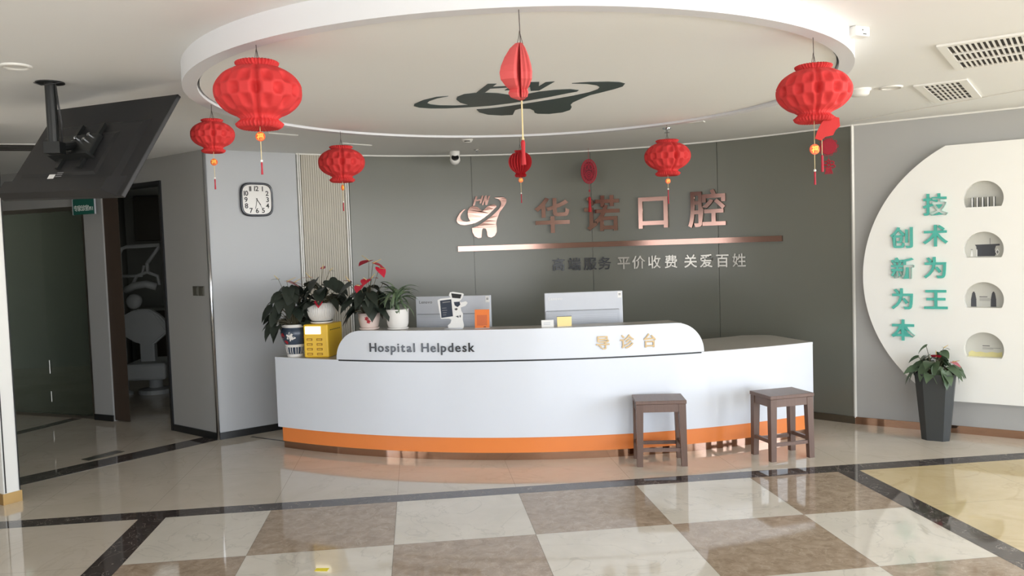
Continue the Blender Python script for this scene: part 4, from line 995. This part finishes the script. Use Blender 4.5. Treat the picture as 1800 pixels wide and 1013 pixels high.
for h in range(1, 13):
    a = pi/2-2*pi*h/12; k = .104; x, y = k*cos(a)*1.08, k*sin(a)*1.08
    m_ = max(abs(cos(a)), abs(sin(a))); x, y = .100*cos(a)/m_**.85, .100*sin(a)/m_**.85
    xo = -.006
    s_ = str(h); parts_ = []; xx = 0
    b = NB()
    for ch in s_:
        g_ = glyph(ch, .062, .002, .016); xs = [v.co.x for v in g_.verts]; ww = max(xs)-min(xs); xform(g_, Matrix.Translation((-min(xs)+xx, 0, 0))); xx += ww+.003
        me = bpy.data.meshes.new('x'); g_.to_mesh(me); g_.free(); b.from_mesh(me); bpy.data.meshes.remove(me)
    xform(b, L @ Matrix.Translation((x-xx/2, y-.022, .0255))); obj('numeral', b, 'ink', t)
for nm, a, l, w in (('hour_hand', radians(-57), .06, .006), ('minute_hand', radians(-102), .085, .004), ('second_hand', radians(-60), .095, .0015)):
    bm = NB(); box(bm, -.012, l, -w/2, w/2, .027, .0285, L @ Matrix.Rotation(a, 4, 'Z')); obj(nm, bm, 'ink', t)
sm = frame(Vector(DJ).to_3d()+Vector((.707, -.707, 0))*.55+Vector((0, 0, 1.33)), (.707, -.707, 0), (0, 0, 1))
t = thing('light_switch', 'pair of taupe rocker light switches on the wall beside the doorway', 'light switch', tuple(sm.translation)); L = rel(t) @ sm
for x in (-.047, .047):
    bm = NB(); box(bm, x-.043, x+.043, -.043, .043, .0, .009, L, .002); p_ = obj('plate', bm, 'switch', t)
    bm = NB(); box(bm, x-.03, x+.03, -.032, .032, .009, .013, L, .001); obj('rocker', bm, 'switch', p_)
gm = frame(Vector((-3.27, 8.68, 2.175)), (.84, -.54, 0), (0, 0, 1))
t = thing('door_sign', 'small green room sign 专家诊室西1 above the glass partition edge', 'sign', tuple(gm.translation)); L = rel(t) @ gm
bm = NB(); box(bm, -.165, .165, -.078, .078, -.012, 0, L, .002); obj('sign_plate', bm, 'sign_green', t)
bm = NB(); box(bm, .158, .166, -.079, .079, -.013, .002, L); box(bm, -.166, -.16, -.079, .079, -.013, .002, L); obj('sign_edge', bm, 'grey_plastic', t)
bm = NB(); box(bm, -.02, .02, .02, .05, -.17, -.012, L); obj('sign_bracket', bm, 'steel', t)
for ch, x, s_, y in zip('专家诊室西1', (-.118, -.062, -.006, .05, .098, .136), (.062, .062, .062, .062, .042, .05), (-.015, -.015, -.015, -.015, -.022, -.022)):
    b = glyph(ch, s_, .002, .015); xform(b, Matrix.Translation((-.5*s_ if ch != '1' else -.3*s_, -.38*s_, .001))); xform(b, L @ Matrix.Translation((x, y, 0))); obj('character', b, 'sign_text', t)
bm = NB(); box(bm, -.16, .16, -.055, .055, 0, .004, hp, .002); bq = obj('floor_hatch', bm, 'steel'); tag(bq, 'flat metal spring cover set in the floor behind the dark threshold', 'floor plate')
bm = NB(); box(bm, -.034, .034, -.02, .02, 0, .001, frame((-.546, 4.275, .0002), (.98, -.2, 0), (.2, .98, 0))); bq = obj('floor_sticker', bm, 'sticker'); tag(bq, 'small yellow sticker on the white floor tile at the bottom edge', 'sticker')

# ------------------------------------------------------------------ dental room seen through the door
t = thing('dental_chair', 'pale dental treatment chair in the dim room beyond the doorway', 'dental chair', (-3.25, 10.3, 0))
def pl(pts): return [(x, z) for x, z in pts]
XZ = Matrix(((1, 0, 0, 0), (0, 0, -1, 0), (0, 1, 0, 0), (0, 0, 0, 1)))
bm = NB(); prism(bm, [(-.09, .62), (.09, .60), (.27, .75), (.27, .83), (.18, .95), (.06, 1.03), (-.10, 1.03), (-.25, .96), (-.27, .86), (-.26, .73)], -.05, .06, XZ); bmesh.ops.bevel(bm, geom=bm.edges[:], offset=.02, segments=2, affect='EDGES'); obj('backrest', bm, 'dental', t, False)
bm = NB(); prism(bm, [(.02, .63), (.24, .76), (.10, 1.0), (.04, .98)], .062, .075, XZ); obj('backrest_side_pad', bm, 'dental', t)
bm = NB(); lathe(bm, [(.02, -.05), (.075, -.03), (.095, .0), (.075, .03), (.02, .05)], 20, mt=Matrix.Translation((-.10, -.06, 1.13)) @ Matrix.Rotation(radians(75), 4, 'X')); obj('headrest', bm, 'dental', t, True)
bm = NB(); box(bm, -.08, .09, -.02, .1, .36, .65, None, .015); obj('column', bm, 'dental', t)
bm = NB(); box(bm, -.20, .27, -.25, .45, .20, .40, None, .03); obj('seat_base', bm, 'dental', t)
bm = NB(); box(bm, -.28, -.18, -.22, -.1, .24, .30, None, .01); obj('foot_pedal', bm, 'white_plastic', t)
bm = NB(); lathe(bm, [(.2, 0), (.2, .05), (.08, .07), (.08, .2)], 24, (.05, .1)); obj('base', bm, 'dental', t)
t = thing('dental_lamp', 'dental operating light on a bent pipe arm above the pale chair', 'dental lamp', (-3.52, 10.35, 0))
bm = NB(); tube(bm, [(0, 0, 0), (0, 0, 1.70), (.03, 0, 1.76), (.08, 0, 1.78), (.46, 0, 1.79), (.45, 0, 1.76), (.32, -.02, 1.58)], .022, 10); tube(bm, [(.02, 0, 1.43), (.24, 0, 1.43), (.27, 0, 1.55)], .018, 8); obj('arm', bm, 'dental', t, True)
bm = NB(); tube(bm, [(.12, 0, 1.31), (.18, 0, 1.43), (.30, 0, 1.47), (.42, 0, 1.42), (.44, 0, 1.31)], .02, 8); tube(bm, [(.31, -.01, 1.58), (.31, 0, 1.46)], .022, 8); obj('yoke', bm, 'dental', t, True)
bm = NB(); tube(bm, [(.05, -.02, 1.26), (.16, -.05, 1.31), (.30, -.06, 1.33), (.42, -.05, 1.29)], .045, 10); obj('lamp_head', bm, 'dental', t, True)
bm = NB(); lathe(bm, [(.07, 0), (.07, .03), (.03, .05)], 20); obj('foot', bm, 'dental', t)
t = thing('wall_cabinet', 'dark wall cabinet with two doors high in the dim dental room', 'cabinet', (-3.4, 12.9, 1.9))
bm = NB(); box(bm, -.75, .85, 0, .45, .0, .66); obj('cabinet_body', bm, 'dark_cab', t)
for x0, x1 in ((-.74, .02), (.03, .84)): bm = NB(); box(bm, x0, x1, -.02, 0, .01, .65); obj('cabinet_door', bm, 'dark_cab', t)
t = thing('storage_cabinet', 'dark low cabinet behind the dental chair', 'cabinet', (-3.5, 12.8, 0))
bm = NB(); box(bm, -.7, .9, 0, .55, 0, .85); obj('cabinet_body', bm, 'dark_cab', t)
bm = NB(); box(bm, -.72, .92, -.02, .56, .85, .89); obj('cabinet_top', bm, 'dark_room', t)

# ------------------------------------------------------------------ ceiling fittings
def ceil_thing(name, label, cat, x, y, rz=0, group=None): return thing(name, label, cat, (x, y, ZC), rz, group)
ax = atan2(.748, .663)                                           # along the normal of the right wall
t = ceil_thing('ceiling_grille', 'large white egg-crate return air grille at the upper right', 'air vent', 3.375, 3.745, ax)
LX, LY = .345, .62; off = -.27
# local x runs along the short side, local y along the long one
bm = NB()
for x0, x1, y0, y1 in ((-LX-.04, -LX, -LY-.04, LY+.04), (LX, LX+.04, -LY-.04, LY+.04), (-LX, LX, -LY-.04, -LY), (-LX, LX, LY, LY+.04)): box(bm, x0, x1, y0, y1, -.012, -.0005)
obj('frame', bm, 'white_plastic', t)
bm = NB(); box(bm, -LX, LX, -LY, LY, -.002, -.0005); obj('interior', bm, 'vent_dark', t)
bm = NB(); n_ = 50
for i in range(1, n_): y = -LY+2*LY*i/n_; box(bm, -LX, LX, y-.0045, y+.0045, -.010, -.002)
obj('slats', bm, 'white_plastic', t)
bm = NB()
for x in (-LX+2*LX/3, -LX+4*LX/3): box(bm, x-.01, x+.01, -LY, LY, -.013, -.002)
obj('crossbar', bm, 'white_plastic', t)
t = ceil_thing('ceiling_grille', 'smaller white slatted air grille nearer the right wall', 'air vent', 3.575, 5.17, ax)
LX, LY = .38, .10
bm = NB()
for x0, x1, y0, y1 in ((-LX-.05, -LX, -LY-.05, LY+.05), (LX, LX+.05, -LY-.05, LY+.05), (-LX, LX, -LY-.05, -LY), (-LX, LX, LY, LY+.05)): box(bm, x0, x1, y0, y1, -.01, -.0005)
obj('frame', bm, 'white_plastic', t)
bm = NB(); box(bm, -LX, LX, -LY, LY, -.002, -.0005); obj('interior', bm, 'vent_dark', t)
bm = NB()
for i in range(1, 7): y = -LY+2*LY*i/7; box(bm, -LX, LX, y-.005, y+.005, -.008, -.002)
obj('slats', bm, 'white_plastic', t)
bm = NB()
for i in range(1, 6): x = -LX+2*LX*i/6; box(bm, x-.003, x+.003, -LY, LY, -.006, -.002)
obj('crossbar', bm, 'white_plastic', t)
t = ceil_thing('slot_diffuser', 'long grey slot air diffuser on the ceiling behind the television', 'air vent', -3.15, 7.15, radians(12))
bm = NB(); box(bm, -.9, .5, -.22, .22, -.008, -.0005); obj('frame', bm, 'white_plastic', t)
bm = NB()
for y in (-.15, -.05, .05, .15): box(bm, -.85, .45, y-.03, y+.03, -.011, -.007)
obj('slot', bm, 'vent_dark', t)
def downlight(label, x, y, r=.075):
    t = ceil_thing('downlight', label, 'downlight', x, y, 0, 'recessed downlights')
    bm = NB(); lathe(bm, [(r, -.0005), (r, -.006), (r*.8, -.012), (r*.7, -.004)], 32, cap=False); obj('trim_ring', bm, 'white_plastic', t, True)
    bm = NB(); lathe(bm, [(r*.72, -.004), (r*.72, -.002)], 32); obj('lens', bm, 'soffit', t)
downlight('round recessed downlight on the ceiling at the far upper left', -1.851, 4.205, .07)
downlight('round recessed downlight beside the smoke detector on the right ceiling', 3.06, 5.0, .07)
t = ceil_thing('smoke_detector', 'white round smoke detector on the ceiling right of the torn lantern', 'smoke detector', 2.88, 5.06)
bm = NB(); lathe(bm, [(.07, -.0005), (.07, -.012), (.062, -.014), (.058, -.035), (.045, -.045), (.001, -.047)], 32); obj('housing', bm, 'white_plastic', t, True)
t = ceil_thing('ceiling_sensor_box', 'small white rectangular sensor box on the ceiling outside the disc rim', 'sensor', 2.02, 3.56, radians(20))
bm = NB(); box(bm, -.045, .045, -.03, .03, -.045, -.0005, None, .006); obj('housing', bm, 'white_plastic', t)
bm = NB(); lathe(bm, [(.004, -.033), (.004, -.031)], 10, mt=Matrix.Translation((0, -.031+.03, 0))); xform(bm, Matrix.Translation((0, 0, 0))); box(bm, -.006, .0, -.0312, -.0295, -.022, -.016); box(bm, .0, .02, -.0312, -.0295, -.038, -.034); obj('indicator', bm, 'ink', t)
t = ceil_thing('security_camera', 'white turret security camera with black lens at the top of the back wall', 'security camera', .415, 8.06)
bm = NB(); lathe(bm, [(.05, -.0005), (.05, -.02), (.046, -.045), (.046, -.07)], 28); obj('mount', bm, 'white_plastic', t, True)
mt = Matrix.Translation((0, -.008, -.085)) @ Matrix.Rotation(radians(62), 4, 'X')
bm = NB(); 
import itertools
lathe(bm, [(.02, -.045), (.042, -.025), (.05, 0), (.048, .025), (.036, .043)], 28, mt=mt); hd = obj('camera_ball', bm, 'white_plastic', t, True)
bm = NB(); lathe(bm, [(.036, .042), (.036, .047), (.02, .05)], 28, mt=mt); obj('lens', bm, 'screen', hd, True)
t = ceil_thing('motion_detector', 'flat white detector with dark vents behind the back rim of the disc', 'detector', .475, 7.08)
bm = NB(); lathe(bm, [(.05, -.0005), (.048, -.02), (.036, -.04), (.001, -.045)], 28); obj('housing', bm, 'white_plastic', t, True)
bm = NB()
for a in (-2.1, -1.8, -1.5, -1.2): box(bm, -.006, .006, -.0425, -.038, -.036, -.026, Matrix.Rotation(a+pi/2, 4, 'Z'))
obj('vent_slot', bm, 'ink', t)
t = ceil_thing('sprinkler', 'small ceiling sprinkler just right of the security camera', 'sprinkler', .622, 7.95, 0, 'ceiling sprinklers')
bm = NB(); lathe(bm, [(.03, -.0005), (.028, -.006), (.008, -.008), (.008, -.02), (.016, -.022), (.016, -.025)], 18); obj('head', bm, 'chrome', t)
t = ceil_thing('sprinkler', 'pendent ceiling sprinkler above the lantern over the last wall characters', 'sprinkler', 2.111, 6.695, 0, 'ceiling sprinklers')
bm = NB(); lathe(bm, [(.036, -.0005), (.034, -.008), (.01, -.01), (.01, -.034), (.022, -.036), (.022, -.04)], 18); obj('head', bm, 'chrome', t)
for lb, a, b in (('thin white linear light slot on the ceiling behind the near left lantern', (-1.10, 6.56), (-.90, 6.73)), ('thin white linear slot on the ceiling above the fluted wall panel', (-.60, 7.26), (-.36, 7.455))):
    a = Vector(a); b = Vector(b); m_ = (a+b)/2; d = b-a
    t = ceil_thing('linear_slot', lb, 'ceiling light', m_.x, m_.y, atan2(d.y, d.x), 'linear ceiling slots')
    bm = NB(); box(bm, -d.length/2, d.length/2, -.025, .025, -.008, -.0005, None, .002); obj('slot_frame', bm, 'white_plastic', t)
    bm = NB(); box(bm, -d.length/2+.01, d.length/2-.01, -.014, .014, -.0095, -.007); obj('diffuser', bm, 'soffit', t)
t = ceil_thing('linear_slot', 'short white linear slot behind the disc rim at the right', 'ceiling light', 2.256, 6.37, radians(-35), 'linear ceiling slots')
bm = NB(); box(bm, -.06, .06, -.03, .03, -.008, -.0005, None, .002); obj('slot_frame', bm, 'white_plastic', t)
